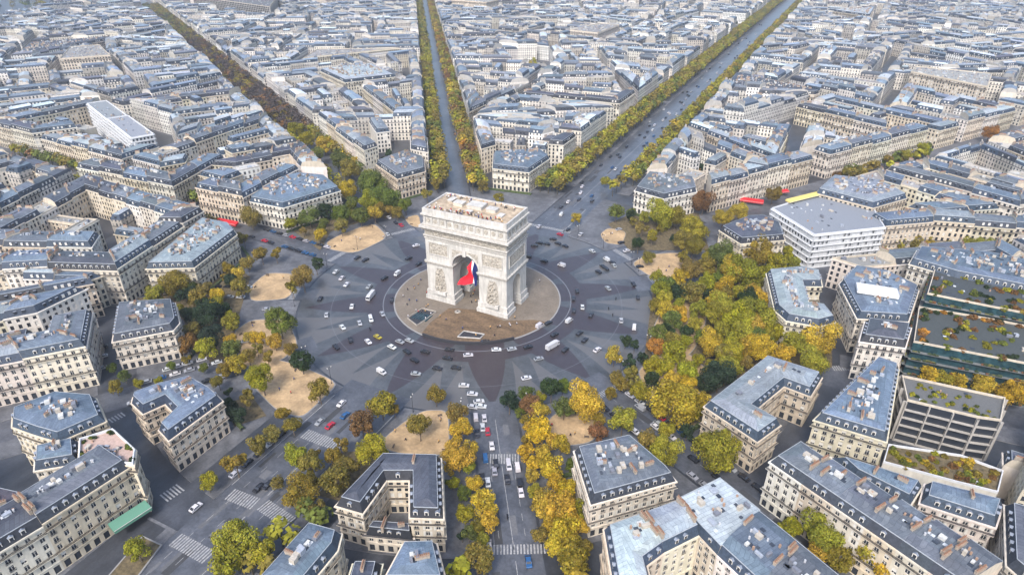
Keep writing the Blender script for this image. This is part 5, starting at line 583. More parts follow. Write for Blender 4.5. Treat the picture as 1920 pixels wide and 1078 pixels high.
# the roundabout: cobbles in a star of grey and reddish triangles
def star(m, n, l, cur, g):
    s = n.new("ShaderNodeSeparateXYZ"); l.new(g.outputs["Position"], s.inputs[0])
    an = math_(n, l, 'MULTIPLY', math_(n, l, 'ARCTAN2', s.outputs[0], s.outputs[1]), 180/pi)
    rr = math_(n, l, 'SQRT', math_(n, l, 'ADD', math_(n, l, 'MULTIPLY', s.outputs[0], s.outputs[0]), math_(n, l, 'MULTIPLY', s.outputs[1], s.outputs[1])))
    def tri(off):
        t = math_(n, l, 'FRACT', math_(n, l, 'ADD', math_(n, l, 'DIVIDE', math_(n, l, 'ADD', an, 720-off), 30), .5))
        return math_(n, l, 'MULTIPLY', math_(n, l, 'ABSOLUTE', math_(n, l, 'SUBTRACT', t, .5)), 2)      # 0 on the axis .. 1 between
    w1 = math_(n, l, 'SUBTRACT', 1.0, math_(n, l, 'DIVIDE', math_(n, l, 'SUBTRACT', rr, 50), 37))  # dark: wide inside, point outside
    dark = math_(n, l, 'LESS_THAN', tri(-3), math_(n, l, 'MULTIPLY', w1, .68))
    w2 = math_(n, l, 'DIVIDE', math_(n, l, 'SUBTRACT', rr, 58), 30)
    light = math_(n, l, 'LESS_THAN', tri(8), math_(n, l, 'MULTIPLY', w2, .33))
    light2 = math_(n, l, 'LESS_THAN', tri(-14), math_(n, l, 'MULTIPLY', w2, .33))
    inner = math_(n, l, 'COMPARE', rr, 52.3, 3.9)
    cur = mixc(n, l, math_(n, l, 'MAXIMUM', light, light2), cur, mixc(n, l, .65, cur, (.125, .12, .118)))
    cur = mixc(n, l, math_(n, l, 'MAXIMUM', dark, inner), cur, mixc(n, l, .75, cur, (.038, .026, .031)))
    ring = math_(n, l, 'COMPARE', rr, 48.2, .22); ring2 = math_(n, l, 'COMPARE', rr, 74.0, .16)
    return mixc(n, l, math_(n, l, 'MAXIMUM', ring, math_(n, l, 'MULTIPLY', ring2, .5)), cur, (.15, .155, .17))
M['star'] = mat("star_cobbles", col=(.062, .067, .073), rough=.33, noises=[(.04, 6, .65, 1.4, S1), (.3, 6, .8, 1.25, S1), (1.0, 6, .82, 1.18, S1)], extra=star)
st = MB(); st.face([(90*sin(-t*pi/48), 90*cos(-t*pi/48), .004) for t in range(96)], 'star')
tag(st.build('roundabout_road'), 'grey and reddish cobbled roundabout with a star of triangles', kind='structure')
# carriageways
rd = MB()
for k in ORDER:
    w = CW[k]; R2 = 2100 if k in ('boulevard', 'fried', 'hoche') else 900
    P = [pt(k, 84, -w), pt(k, R2, -w), pt(k, R2, w), pt(k, 84, w)]
    rd.face([(*q, .008) for q in (P if area(P) > 0 else P[::-1])], 'road')
tag(rd.build('road'), 'pale grey cobbled carriageways of the avenues', kind='structure')
pv = MB()
for i, k in enumerate(ORDER):
    nx_ = ORDER[(i+1) % 12]
    P = wedge(k, nx_, CW[k]+1 if k not in ('boulevard', 'armee') else CW[k], CW[nx_]+1, 91, 158, 8)
    pv.prism(P, 0, .13, 'kerb', top='pave')
    for s, nm in ((1, k), (-1, nx_)):
        q = [pt(nm, 172, s*CW[nm]*1.02), pt(nm, 2000, s*CW[nm]*1.02), pt(nm, 2000, s*(HW[nm]+.5)), pt(nm, 172, s*(HW[nm]+.5))]
        if area(q) < 0: q = q[::-1]
        if CW[nm] > 12:   # service lane beside the trees
            q1 = [pt(nm, 172, s*CW[nm]), pt(nm, 2000, s*CW[nm]), pt(nm, 2000, s*28), pt(nm, 172, s*28)]; q1 = q1 if area(q1) > 0 else q1[::-1]
            q2 = [pt(nm, 172, s*32), pt(nm, 2000, s*32), pt(nm, 2000, s*37.5), pt(nm, 172, s*37.5)]; q2 = q2 if area(q2) > 0 else q2[::-1]
            pv.prism(q1, 0, .13, 'kerb', top='pave'); pv.prism(q2, 0, .13, 'kerb', top='pave')
        else: pv.prism(q, 0, .13, 'kerb', top='pave')
# island under the arch
N = 96
isl = MB(); isl.prism([(43*sin(-2*pi*t/N), 43*cos(-2*pi*t/N)) for t in range(N)], 0, .22, 'kerb', top='kerb')
isl.prism([(42.3*sin(-2*pi*t/N), 42.3*cos(-2*pi*t/N)) for t in range(N)], .22, .226, 'plaza')
tag(isl.build('pavement_island'), 'round stone plaza island under the arch', kind='structure')
def ccw(P): return P if area(P) > 0 else P[::-1]
def clampR(P, R):
    out = []
    for x, y in P:
        d = hypot(x, y); out.append((x*R/d, y*R/d) if d > R else (x, y))
    return out
bp = MB(); bpoly = clampR(ccw(MISC['brown']), 42)
ext = []
for i in range(len(bpoly)):
    a, b = bpoly[i], bpoly[(i+1) % len(bpoly)]
    for t in range(4):
        q = lerp(a, b, t/4); d = hypot(*q)
        if hypot(*a) > 39 and hypot(*b) > 39: q = (q[0]*42/d, q[1]*42/d)
        ext.append(q)
bp.face([(*q, .232) for q in ext], 'brown'); tag(bp.build('path_brown'), 'brown worn paving in front of the arch', kind='structure')
gv = MB()
for gi, P in enumerate(MISC['gravel']):
    P = ccw(P); c_ = cen(P); sm = []
    for i in range(len(P)):      # round the corners
        a, b, c2 = P[i-1], P[i], P[(i+1) % len(P)]
        for t in range(4):
            u = t/3; p1, p2 = lerp(b, a, .3), lerp(b, c2, .3); sm.append((p1[0]*(1-u)**2+b[0]*2*u*(1-u)+p2[0]*u*u, p1[1]*(1-u)**2+b[1]*2*u*(1-u)+p2[1]*u*u))
    gv.prism([lerp(c_, q, 1.03) for q in sm], .1, .2+gi*.002, 'kerb'); gv.face([(*q, .226+gi*.002) for q in sm], 'gravel')
tag(gv.build('path_gravel'), 'pale tan sandy gravel beds of the little gardens', kind='structure')
# earth / dark planting below the trees around the mansions
for k, P in enumerate(PLANT):
    e = MB(); e.face([(*q, .19+.003*k) for q in ccw(P)], 'earth')
    tag(e.build('soil'), 'dark planted ground beneath the park trees', kind='structure')
# side lanes of the wide lower-left avenue, laid into the pavement
sl = MB()
for s_ in (-1, 1):
    P = ccw([pt('armee', 104, s_*20), pt('armee', 157, s_*20), pt('armee', 157, s_*28), pt('armee', 112, s_*28)]); sl.face([(*q, .136) for q in P], 'asphalt')
    P = ccw([pt('armee', 173, s_*19), pt('armee', 280, s_*19), pt('armee', 280, s_*28), pt('armee', 173, s_*28)]); sl.face([(*q, .136) for q in P], 'asphalt')
tag(sl.build('road_side_lane'), 'dark asphalt side lanes of the wide lower-left avenue', kind='structure')
# worn and repaired rectangles in the road surface
rp = MB(); rr_ = random.Random(3)
for i in range(90):
    k = rr_.choice(('armee', 'armee', 'armee', 'foch', 'boulevard', 'hugo')); s0 = rr_.uniform(96, 230); o0 = rr_.uniform(-CW[k]+1, CW[k]-3); L_, w_ = rr_.uniform(2, 16), rr_.uniform(1, 3)
    P = ccw([pt(k, s0, o0), pt(k, s0+L_, o0), pt(k, s0+L_, o0+w_), pt(k, s0, o0+w_)]); v_ = rr_.choice((.045, .06, .1, .125)); rp.face([(*q, .0095+i*.00004) for q in P], 'clutter', (v_, v_*1.03, v_*1.12))
tag(rp.build('road_patches'), 'darker and lighter repaired patches in the road surface', kind='structure')
BEDP = ccw(BED); bd = MB(); bd.prism(BEDP, 0, .45, 'kerb'); bi_ = offset(BEDP, [.5]*len(BEDP)); bd.face([(*q, .46) for q in bi_], 'earth')
tag(bd.build('planter_bed'), 'kerbed planting bed with a small tree below the green awning', 'planter')
# crosswalks
cwm = MB()
def crossing(a, b, width=4.0):
    L = hypot(b[0]-a[0], b[1]-a[1]); ux, uy = (b[0]-a[0])/L, (b[1]-a[1])/L; ang = atan2(uy, ux); n = int(L/1.0)
    for i in range(n):
        s = (i+.5)*L/n; x, y = a[0]+ux*s, a[1]+uy*s; ca, sa = cos(ang), sin(ang)
        P = [(x+dx*ca-dy*sa, y+dx*sa+dy*ca, .014) for dx, dy in ((-.27, -width/2), (.27, -width/2), (.27, width/2), (-.27, width/2))]
        cwm.face(P, 'paint')
for a, b in MISC['cw']: crossing(a, b, 5 if abs(a[0]) < 60 else 3.6)
def line(nm, s0, s1, off, w=.16, dash=None, z=.014):
    s = s0
    while s < s1:
        e = min(s1, s+(dash[0] if dash else s1-s0)); P = [pt(nm, s, off-w/2), pt(nm, e, off-w/2), pt(nm, e, off+w/2), pt(nm, s, off+w/2)]
        cwm.face([(*q, z) for q in ccw(P)], 'paint'); s = e+(dash[1] if dash else 1)
line('foch', 95, 116, 0, .2); line('foch', 120, 156, 0, .2); line('foch', 118, 156, 4.2, .15, (3, 3)); line('foch', 118, 156, -4.2, .15, (3, 3)); line('foch', 160, 260, 0, .2)
line('boulevard', 92, 135, 9, .5)
for off in (-9, -4.5, 4.5, 9): line('boulevard', 100, 700, off, .15, (3, 5))
line('boulevard', 135, 900, 0, .25)
for off in (-10, -5, 5, 10): line('armee', 122, 240, off, .16, (3, 5))
line('armee', 122, 148, 0, .3); line('armee', 158, 170, 0, .3)
line('armee', 95, 150, -14.6, .3); line('armee', 95, 150, 14.6, .3); line('armee', 180, 260, -16, .4); line('armee', 180, 260, 16, .4)
for k in ('hugo', 'carnot', 'kleber', 'wagram', 'hoche', 'fried', 'iena', 'marceau', 'mahon'): line(k, 96, 155, 0, .15, (2.5, 2.5))
for k in ORDER:
    if k in ('foch', 'armee'): continue
    a, b = pt(k, 96, -CW[k]), pt(k, 96, CW[k]); crossing(a, b, 3.2)
tag(cwm.build('road_markings'), 'white painted crossings and lane lines', kind='structure')

# ================================================================ the arch
arch = empty('triumphal_arch', (0, 0, .226), 'huge pale limestone triumphal arch at the centre of the roundabout', 'monument')
def arc_pts(w, zs, n=20): return [(w*cos(pi-pi*i/n), zs+w*sin(pi-pi*i/n)) for i in range(n+1)]
HX, HY = 22.4, 11.1
am = MB()
def extr(profile, fn, d0, d1, hole=False):
    """profile list of (s, z) extruded between depths; fn(s, z, d)->(x, y, z)"""
    A = [fn(s, z, d0) for s, z in profile]; B_ = [fn(s, z, d1) for s, z in profile]; n = len(profile)
    am.face(A, 'stone'); am.face(B_[::-1], 'stone')
    for i in range(n):
        j = (i+1) % n; am.face([A[i], B_[i], B_[j], A[j]], 'stone')
ZS = 21.9
for s in (-1, 1):
    # pier with the side arch running through it along x: two legs and the part above
    x0, x1 = (7.3, HX) if s > 0 else (-HX, -7.3)
    side = [(-HY, 0), (-4.2, 0)]+[(y, z) for y, z in arc_pts(4.2, 14.5)]+[(4.2, 0), (HY, 0), (HY, ZS), (-HY, ZS)]
    extr(side, lambda q, z, d: (d, q, z), x0, x1)
top = [(-HX, ZS), (-7.3, ZS)]+arc_pts(7.3, ZS, 28)[1:-1]+[(7.3, ZS), (HX, ZS), (HX, 49.0), (-HX, 49.0)]
extr(top, lambda q, z, d: (q, d, z), -HY, HY)
am.build('arch_body', arch)
def band(name, z0, z1, out, mname='stone', xr=(-HX, HX), yr=(-HY, HY), chamf=0, gaps=False):
    b = MB()
    (xa, xb), (ya, yb) = xr, yr; o_ = out
    P = [(xa-o_, ya-o_), (xb+o_, ya-o_), (xb+o_, yb+o_), (xa-o_, yb+o_)]; Q = [(xa-o_+chamf, ya-o_+chamf), (xb+o_-chamf, ya-o_+chamf), (xb+o_-chamf, yb+o_-chamf), (xa-o_+chamf, yb+o_-chamf)]
    zl = z0+(z1-z0)*.45
    for i in range(4):
        j = (i+1) % 4
        b.face([(*Q[i], z0), (*Q[j], z0), (*P[j], zl), (*P[i], zl)], 'stone_dark' if z0 > 30 else mname); b.face([(*P[i], zl), (*P[j], zl), (*P[j], z1), (*P[i], z1)], mname)  # high bands: cornice shadow and weathering coloured into the lower face
    b.face([(*q, z1) for q in P], mname); b.face([(*q, z0) for q in Q[::-1]], mname)
    return b.build(name, arch)
for s in (-1, 1):
    xr = (7.3, HX) if s > 0 else (-HX, -7.3)
    # plinth courses with the side passage left open, impost band
    for y0, y1 in ((-HY, -4.2), (4.2, HY)):
        band('plinth', 0, 2.2, 1.1, xr=xr, yr=(y0+.0, y1-.0), chamf=0); band('plinth', 2.2, 5.2, .55, xr=xr, yr=(y0, y1), chamf=0)
    bi = MB()
    for (xa, xb, ya, yb) in ((xr[0]-.6, xr[1]+.6, -HY-.8, -HY+.05), (xr[0]-.6, xr[1]+.6, HY-.05, HY+.8), (xr[1]-.05 if s > 0 else xr[0]-.8, xr[1]+.8 if s > 0 else xr[0]+.05, -HY+.05, HY-.05), (xr[0]-.6 if s > 0 else xr[1]-.05, xr[0]+.05 if s > 0 else xr[1]+.6, -HY+.05, HY-.05)):
        bi.box(((xa+xb)/2, (ya+yb)/2, 20.6), xb-xa, yb-ya, .75, 'stone_dark', bottom=True); bi.box(((xa+xb)/2, (ya+yb)/2, 21.353), (xb-xa)+.3, (yb-ya)+.3, .55, 'stone', bottom=True)
    bi.build('impost_cornice', arch)
def bumpy(name, parent, cx, cy, z0, w, h, d, face, seed, mname='relief', nx=26, nz=26, shape='rect', fs=.9):
    """carved relief: a displaced slab; face = 'S','N','E','W'"""
    b = MB(); r = random.Random(seed); V = []
    for j in range(nz+1):
        for i in range(nx+1):
            u, v = i/nx, j/nz; s = (u-.5)*w; z = z0+v*h
            k = noise.noise(Vector((s*fs+seed*7.3, z*fs*.8, seed)))*.9+noise.noise(Vector((s*fs*2.6, z*fs*2.2, seed+9)))*.6
            edge = min(1, 6*min(u, 1-u, v, 1-v))
            if shape == 'group':
                wd = (.5-.18*v-.25*max(0, v-.75)*4*.5); inn = max(0, 1-abs(u-.5)/wd) if wd > 0 else 0; e = d*min(1, inn*2.2)*(1-.25*v)*(.62+.55*k); e = max(e, -.02)
            else: e = d*edge*max(0.0, .45+k*.75)
            e = max(e, .02)
            if face == 'S': V.append((cx+s, cy-e, z))
            elif face == 'N': V.append((cx-s, cy+e, z))
            elif face == 'E': V.append((cx+e, cy+s, z))
            else: V.append((cx-e, cy-s, z))
    for j in range(nz):
        for i in range(nx):
            a = j*(nx+1)+i; q = (V[a], V[a+1], V[a+nx+2], V[a+nx+1])
            if shape == 'group' and max(abs(p_[1]-cy) if face in 'SN' else abs(p_[0]-cx) for p_ in q) < .12: continue
            b.face(q, mname)
    return b.build(name, parent)
def framed(cx, cy, z0, w, h, face, seed):
    f = MB(); t = .35
    def bx(s0, s1, z0_, z1_, dd):
        if face in 'SN': f.box((cx+(s0+s1)/2, cy+(-dd/2 if face == 'S' else dd/2), z0_), s1-s0, dd, z1_-z0_, 'stone', bottom=True)
        else: f.box((cx+(dd/2 if face == 'E' else -dd/2), cy+(s0+s1)/2, z0_), dd, s1-s0, z1_-z0_, 'stone', bottom=True)
    bx(-w/2-t, w/2+t, z0-t, z0, .45); bx(-w/2-t, w/2+t, z0+h, z0+h+t, .45); bx(-w/2-t, -w/2, z0, z0+h, .4); bx(w/2, w/2+t, z0, z0+h, .4)
    o = f.build('relief_frame', arch); bumpy('relief_panel', o, cx, cy, z0, w, h, .4, face, seed)
for s in (-1, 1):
    for face, cy in (('S', -HY), ('N', HY)):
        framed(s*14.9, cy, 26.0, 10.4, 6.2, face, 3+s)
        bumpy('sculpture_group', arch, s*14.9, cy, 6.2, 7.2, 12.6, 2.6, face, 20+s, 'relief', 30, 44, 'group', 1.1)
        pd = MB(); pd.box((s*14.9, cy+(-1.0 if face == 'S' else 1.0), 4.4), 7.6, 2.0, 1.9, 'stone', bottom=True); pd.build('sculpture_pedestal', arch)
for face, cx in (('E', HX), ('W', -HX)):
    framed(cx, -0.0, 26.0, 16.4, 6.2, face, 9)
# spandrel reliefs over the arch, coffered vault lining, keystone
for cy, face in ((-HY, 'S'), (HY, 'N')):
    for s in (-1, 1):
        pts = [(s*x, z) for x, z in ((7.2, 24.2), (7.2, 30.8), (1.4, 30.8), (1.4, 29.9), (3.2, 29.1), (5.0, 27.8), (6.4, 26.0))]
        b = MB(); y = cy+(-.16 if face == 'S' else .16); P = [(x, y, z) for x, z in pts]; b.face(P, 'relief'); b.face([(x, cy, z) for x, z in pts][::-1], 'relief')
        for i in range(len(P)):
            j = (i+1) % len(P); b.face([P[i], (P[i][0], cy, P[i][2]), (P[j][0], cy, P[j][2]), P[j]], 'relief')
        b.build('spandrel_relief', arch)
    b = MB()
    for (x0, z0), (x1, z1) in zip(arc_pts(7.3, ZS, 24), arc_pts(7.3, ZS, 24)[1:]):
        k = 1.13; xa, xb, za, zb = x0*k, x1*k, ZS+(z0-ZS)*k, ZS+(z1-ZS)*k; y = cy+(-.28 if face == 'S' else .28)
        b.face([(x0, y, z0), (x1, y, z1), (xb, y, zb), (xa, y, za)], 'stone'); b.face([(xa, y, za), (xb, y, zb), (xb, cy, zb), (xa, cy, za)], 'stone'); b.face([(x0, cy, z0), (x1, cy, z1), (x1, y, z1), (x0, y, z0)], 'stone')
    b.build('archivolt', arch)
    b = MB(); b.box((0, cy+(-.5 if face == 'S' else .5), 28.6), 1.7, 1.0, 3.0, 'stone', bottom=True); b.build('keystone', arch)
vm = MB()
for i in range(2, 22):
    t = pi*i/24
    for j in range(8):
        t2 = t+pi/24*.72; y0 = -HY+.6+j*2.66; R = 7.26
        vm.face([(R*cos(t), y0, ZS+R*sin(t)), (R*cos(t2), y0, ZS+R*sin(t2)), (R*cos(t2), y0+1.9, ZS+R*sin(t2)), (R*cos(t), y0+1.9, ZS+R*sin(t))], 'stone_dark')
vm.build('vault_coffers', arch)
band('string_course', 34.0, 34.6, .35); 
# frieze with figures, main cornice, attic with shields
for face, cx, cy, w in (('S', 0, -HY, 44.4), ('N', 0, HY, 44.4), ('E', HX, 0, 21.8), ('W', -HX, 0, 21.8)):
    bumpy('frieze', arch, cx, cy, 36.1, w, 2.7, .6, face, 31, 'relief', int(w*3), 8, 'rect', 1.6)
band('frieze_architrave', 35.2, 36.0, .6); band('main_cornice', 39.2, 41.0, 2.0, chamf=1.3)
md = MB()  # brackets in the darker stone, cornice shadow and weathering in their colour
for i in range(60):
    x = -HX-.6+i*(2*HX+1.2)/59
    for y in (-HY-.95, HY+.95): md.box((x, y, 38.9), .38, 1.0, .5, 'stone_dark', bottom=True)
for i in range(30):
    y = -HY-.2+i*(2*HY+.4)/29
    for x in (-HX-.95, HX+.95): md.box((x, y, 38.9), 1.0, .38, .5, 'stone_dark', bottom=True)
md.build('cornice_brackets', arch)
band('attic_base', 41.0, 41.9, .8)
at = MB()
def pil(x, y, w, d): at.box((x, y, 41.9), w, d, 3.9, 'stone')
def shield(x, y, face):
    pts = [(1.0*cos(2*pi*i/14), 1.0*sin(2*pi*i/14)) for i in range(14)]
    if face in 'SN':
        yy = y+(-.3 if face == 'S' else .3); P = [(x+a, yy, 43.8+b*1.1) for a, b in pts]
        at.face(P if face == 'S' else P[::-1], 'relief')
        for i in range(14):
            j = (i+1) % 14; at.face([P[i], (P[i][0], y, P[i][2]), (P[j][0], y, P[j][2]), P[j]], 'relief')
    else:
        xx = x+(.3 if face == 'E' else -.3); P = [(xx, y+a, 43.8+b*1.1) for a, b in pts]
        at.face(P, 'relief')
        for i in range(14):
            j = (i+1) % 14; at.face([P[i], (x, P[i][1], P[i][2]), (x, P[j][1], P[j][2]), P[j]], 'relief')
nP = 11
for i in range(nP+1):
    x = -HX+.7+i*(2*HX-1.4)/nP
    for y, f in ((-HY, 'S'), (HY, 'N')):
        pil(x, y+(-.15 if f == 'S' else .15), 1.2, .5)
        if i < nP: shield(x+(2*HX-1.4)/nP/2, y, f)
for i in range(6):
    y = -HY+.7+i*(2*HY-1.4)/5
    for x, f in ((-HX, 'W'), (HX, 'E')):
        pil(x+(.15 if f == 'E' else -.15), y, .5, 1.2)
        if i < 5: shield(x, y+(2*HY-1.4)/10, f)
at.build('attic_shields', arch)
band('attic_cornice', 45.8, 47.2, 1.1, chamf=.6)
pr = MB(); ox, oy = HX+.35, HY+.35
for (x, y, sx, sy) in ((0, -oy+.4, 2*ox, .8), (0, oy-.4, 2*ox, .8), (-ox+.4, 0, .8, 2*oy-1.6), (ox-.4, 0, .8, 2*oy-1.6)): pr.box((x, y, 47.2), sx, sy, 2.6, 'stone')
pr.build('parapet', arch)
M['terrace'] = mat("terrace_stone", col=(.42, .33, .23), rough=.85, noises=[(.4, 6, .5, 1.45, S1), (2, 4, .8, 1.1, S1)])
tr = MB(); tr.box((0, 0, 48.98), 2*ox-1.62, 2*oy-1.62, .14, 'terrace'); tr.build('terrace_floor', arch)
for (x, y, sx, sy, sz, c_) in ((0, 2, 8, 6, 1.7, (.5, .47, .42)), (-9, 1, 5, 4, 1.5, (.55, .5, .42)), (9, 1, 5, 4, 1.5, (.5, .46, .4)), (0, -5.5, 3, 2, 1.1, (.42, .36, .28)), (-15, 4, 2.5, 5, 1.0, (.45, .4, .33)), (15.5, -3, 2.5, 4, .8, (.6, .55, .48))): tb = MB(); tb.box((x, y, 49.12), sx, sy, sz, 'clutter', c_); tb.box((x, y, 49.12+sz), sx+.4, sy+.4, .15, 'stone'); tb.build('terrace_pavilion', arch)
for x, y in ((-18, -6), (-12, 6.5), (13, 6), (18.5, 5), (-4, -8), (6, -7.5)):
    b = MB(); b.tube((x, y, 49.12), (x, y, 51.0), .12, .1, 'iron', 6); b.tube((x, y, 51.0), (x, y, 51.5), .35, .1, 'frame', 8); b.build('terrace_lamp', arch)

# flag: three vertical stripes, blown towards the left pier
fm = MB(); NU, NV = 36, 60
def flagpt(u, v):
    # u 0..1 blue -> red across, v 0..1 top -> bottom; the red end has folded down and blown out to the left
    k = min(1, max(0, u-.5)/.5); k = k*k*(3-2*k)
    x = 5.3-u*5.4+.3*sin(v*6+u*5)-k*(-.2+8.0*max(0, v-.3)**1.1)+k*.9*sin(v*7); y = -9.6+.8*sin(u*12+v*3)+.35*sin(v*9+1)-2.2*k*v
    z = 26.4-v*13.5*(1-.1*u)-k*(4.6-2.2*v)+.4*sin(u*7)*(1-v)
    return (x, y, z+.22)
for i in range(NU):
    for j in range(NV):
        a, b, c2, d = flagpt(i/NU, j/NV), flagpt(i/NU, (j+1)/NV), flagpt((i+1)/NU, (j+1)/NV), flagpt((i+1)/NU, j/NV)
        fm.face([a, b, c2, d], 'blue' if i < NU*.27 else 'flagwhite' if i < NU*.5 else 'flagred')
tag(fm.build('flag'), 'huge blue white and red flag hanging inside the main archway', 'flag')
# sunken entrance, dark strip standing in for the island rim shadow, bollards
def ring_bar(name, R, z0, z1, a0, a1, t, mname, label, cat):
    b = MB(); n = 40
    for i in range(n):
        s0, s1 = radians(a0+(a1-a0)*i/n), radians(a0+(a1-a0)*(i+1)/n)
        P = [(R*sin(s0), R*cos(s0)), (R*sin(s1), R*cos(s1)), ((R+t)*sin(s1), (R+t)*cos(s1)), ((R+t)*sin(s0), (R+t)*cos(s0))]
        b.prism(ccw(P), z0, z1, mname)
    return tag(b.build(name), label, cat)
ring_bar('rim_shadow_strip', 42.6, .0, 1.5, 128, 188, .7, 'iron', 'low dark wall edging the plaza island on its lower side', 'wall')  # near-black solid built in place of the shadow along the rim
pit = ccw(MISC['pit']); pm = MB(); pm.face([(*q, .236) for q in pit], 'iron')
for i in range(len(pit)):
    a, b = pit[i], pit[(i+1) % len(pit)]; L = hypot(b[0]-a[0], b[1]-a[1]); pm.box(((a[0]+b[0])/2, (a[1]+b[1])/2, .236), L+.3, .3, .7, 'stone_dark', rot=atan2(b[1]-a[1], b[0]-a[0]))
cc = cen(pit)
for i in range(7): pm.box((cc[0]-4+i*1.3, cc[1], .24), .7, 6, .1+.05*i, 'darkglass')
tag(pm.build('subway_stairs'), 'dark sunken stairwell with low parapet on the left of the plaza', 'stairwell')
pit = ccw(MISC['slot']); pm = MB(); pm.face([(*q, .24) for q in pit], 'iron')
for i in range(len(pit)):
    a, b = pit[i], pit[(i+1) % len(pit)]; L = hypot(b[0]-a[0], b[1]-a[1]); pm.box(((a[0]+b[0])/2, (a[1]+b[1])/2, .24), L, .25, .5, 'stone', rot=atan2(b[1]-a[1], b[0]-a[0]))
tag(pm.build('sunken_grille'), 'dark triangular opening in the brown paving before the arch', 'opening')
fl = MB()
fl.tube((-2, -17, .23), (-2, -17, .55), 1.6, 1.3, 'stone_dark', 16); fl.tube((-2, -17, .55), (-2, -17, .62), .5, .4, 'iron', 12)
tag(fl.build('memorial_plaque'), 'small round memorial set in the paving before the archway', 'memorial')

# ================================================================ buildings
ORD = ['nearest', 'second nearest', 'third nearest', 'fourth nearest', 'fifth nearest', 'sixth nearest', 'seventh nearest', 'eighth nearest', 'ninth nearest', 'tenth nearest']
def ordn(i): return ORD[i] if i < 10 else '%d%s nearest' % (i+1, {1: 'st', 2: 'nd', 3: 'rd'}.get((i+1) % 10, 'th') if (i+1) % 100 not in (11, 12, 13) else 'th')
PITCHED = ('zblue', 'zgrey', 'zpale', 'zwhite', 'zslate')
traced = []
CATN = {'mansion': 'mansion', 'apartment_building': 'building', 'row_house': 'row house', 'office_building': 'office building', 'terrace_building': 'building', 'slab_block': 'apartment block', 'pavilion': 'pavilion'}
ROOTS = {}
for k, (name, label, style, H, P, kinds) in enumerate(BUILDINGS):
    c_ = cen(P); d = hypot(c_[0]-CAM[0], c_[1]-CAM[1])
    kinds = ''.join(kinds) if kinds else None
    lod = 0 if d < 420 and style not in ('darkglass', 'office', 'scaffold', 'garden') else 1
    root, cap, z = building(name, label, style, H, P, kinds, lod, cat=CATN[name], seed=100+k)
    traced.append(ccw(P)); ROOTS[label] = (root, P, cap, z, H, c_)
# clipped hedges on the roundabout side of the mansions
hcnt = {}
for name, label, style, H, P, kinds in BUILDINGS:
    if name != 'mansion' and 'V-shaped corner' not in label: continue
    P = ccw(P); Q = offset(P, [-3.6]*len(P)); b = MB()
    if not Q: continue
    for i in range(len(P)):
        a_, b_ = Q[i], Q[(i+1) % len(Q)]; L = hypot(b_[0]-a_[0], b_[1]-a_[1]); nx, ny = (b_[1]-a_[1])/L, (a_[0]-b_[0])/L; mx, my = lerp(a_, b_, .5)
        if (nx*-mx+ny*-my)/hypot(mx, my) < .45 or L < 5: continue
        n_ = int(L/1.1); hr = random.Random(i)
        V = []
        for q in range(n_+1):
            x, y = lerp(a_, b_, q/n_); w0, h0 = .65+hr.uniform(-.12, .15), 1.35+hr.uniform(-.15, .2)
            V.append([(x+nx*w0, y+ny*w0, .13), (x+nx*w0*.9, y+ny*w0*.9, h0), (x-nx*w0*.9, y-ny*w0*.9, h0), (x-nx*w0, y-ny*w0, .13)])
        for q in range(n_):
            for e in range(3): b.face([V[q][e], V[q+1][e], V[q+1][e+1], V[q][e+1]], 'grass')
    if b.f:
        s_ = min(ORDER, key=lambda k: min(abs(AZ[k]-(math.degrees(atan2(*cen(P))) % 360)), 360-abs(AZ[k]-(math.degrees(atan2(*cen(P))) % 360))))
        hcnt[label] = 1; c_ = cen(P)
        loc_mesh(b, c_); o_ = b.build('hedge', None, loc=(c_[0], c_[1], 0)); tag(o_, ('dark clipped hedge fronting the '+' '.join(label.split()[:9])).rstrip(','), 'hedge', 'hedges in front of the mansions')
# --- procedural city blocks in the sectors between the avenues
rng = random.Random(7)
KEEP = [P for P in traced]+[ccw(p_) for p_ in OPEN]
KB = [(K, min(q[0] for q in K), max(q[0] for q in K), min(q[1] for q in K), max(q[1] for q in K), [lerp(K[i], K[(i+1) % len(K)], t) for i in range(len(K)) for t in (0, .2, .4, .6, .8)]+[cen(K)]) for K in KEEP]
def blocked(P):
    c_ = cen(P); T = [lerp(lerp(P[i], P[(i+1) % len(P)], t), c_, .05) for i in range(len(P)) for t in (0, .2, .4, .6, .8)]+[c_]
    x0, x1, y0, y1 = min(q[0] for q in P), max(q[0] for q in P), min(q[1] for q in P), max(q[1] for q in P)
    for K, a0, a1, b0, b1, S in KB:
        if a0 > x1 or a1 < x0 or b0 > y1 or b1 < y0: continue
        if any(inside(K, *q) for q in T) or any(inside(P, *q) for q in S): return True
    return False
BL = []
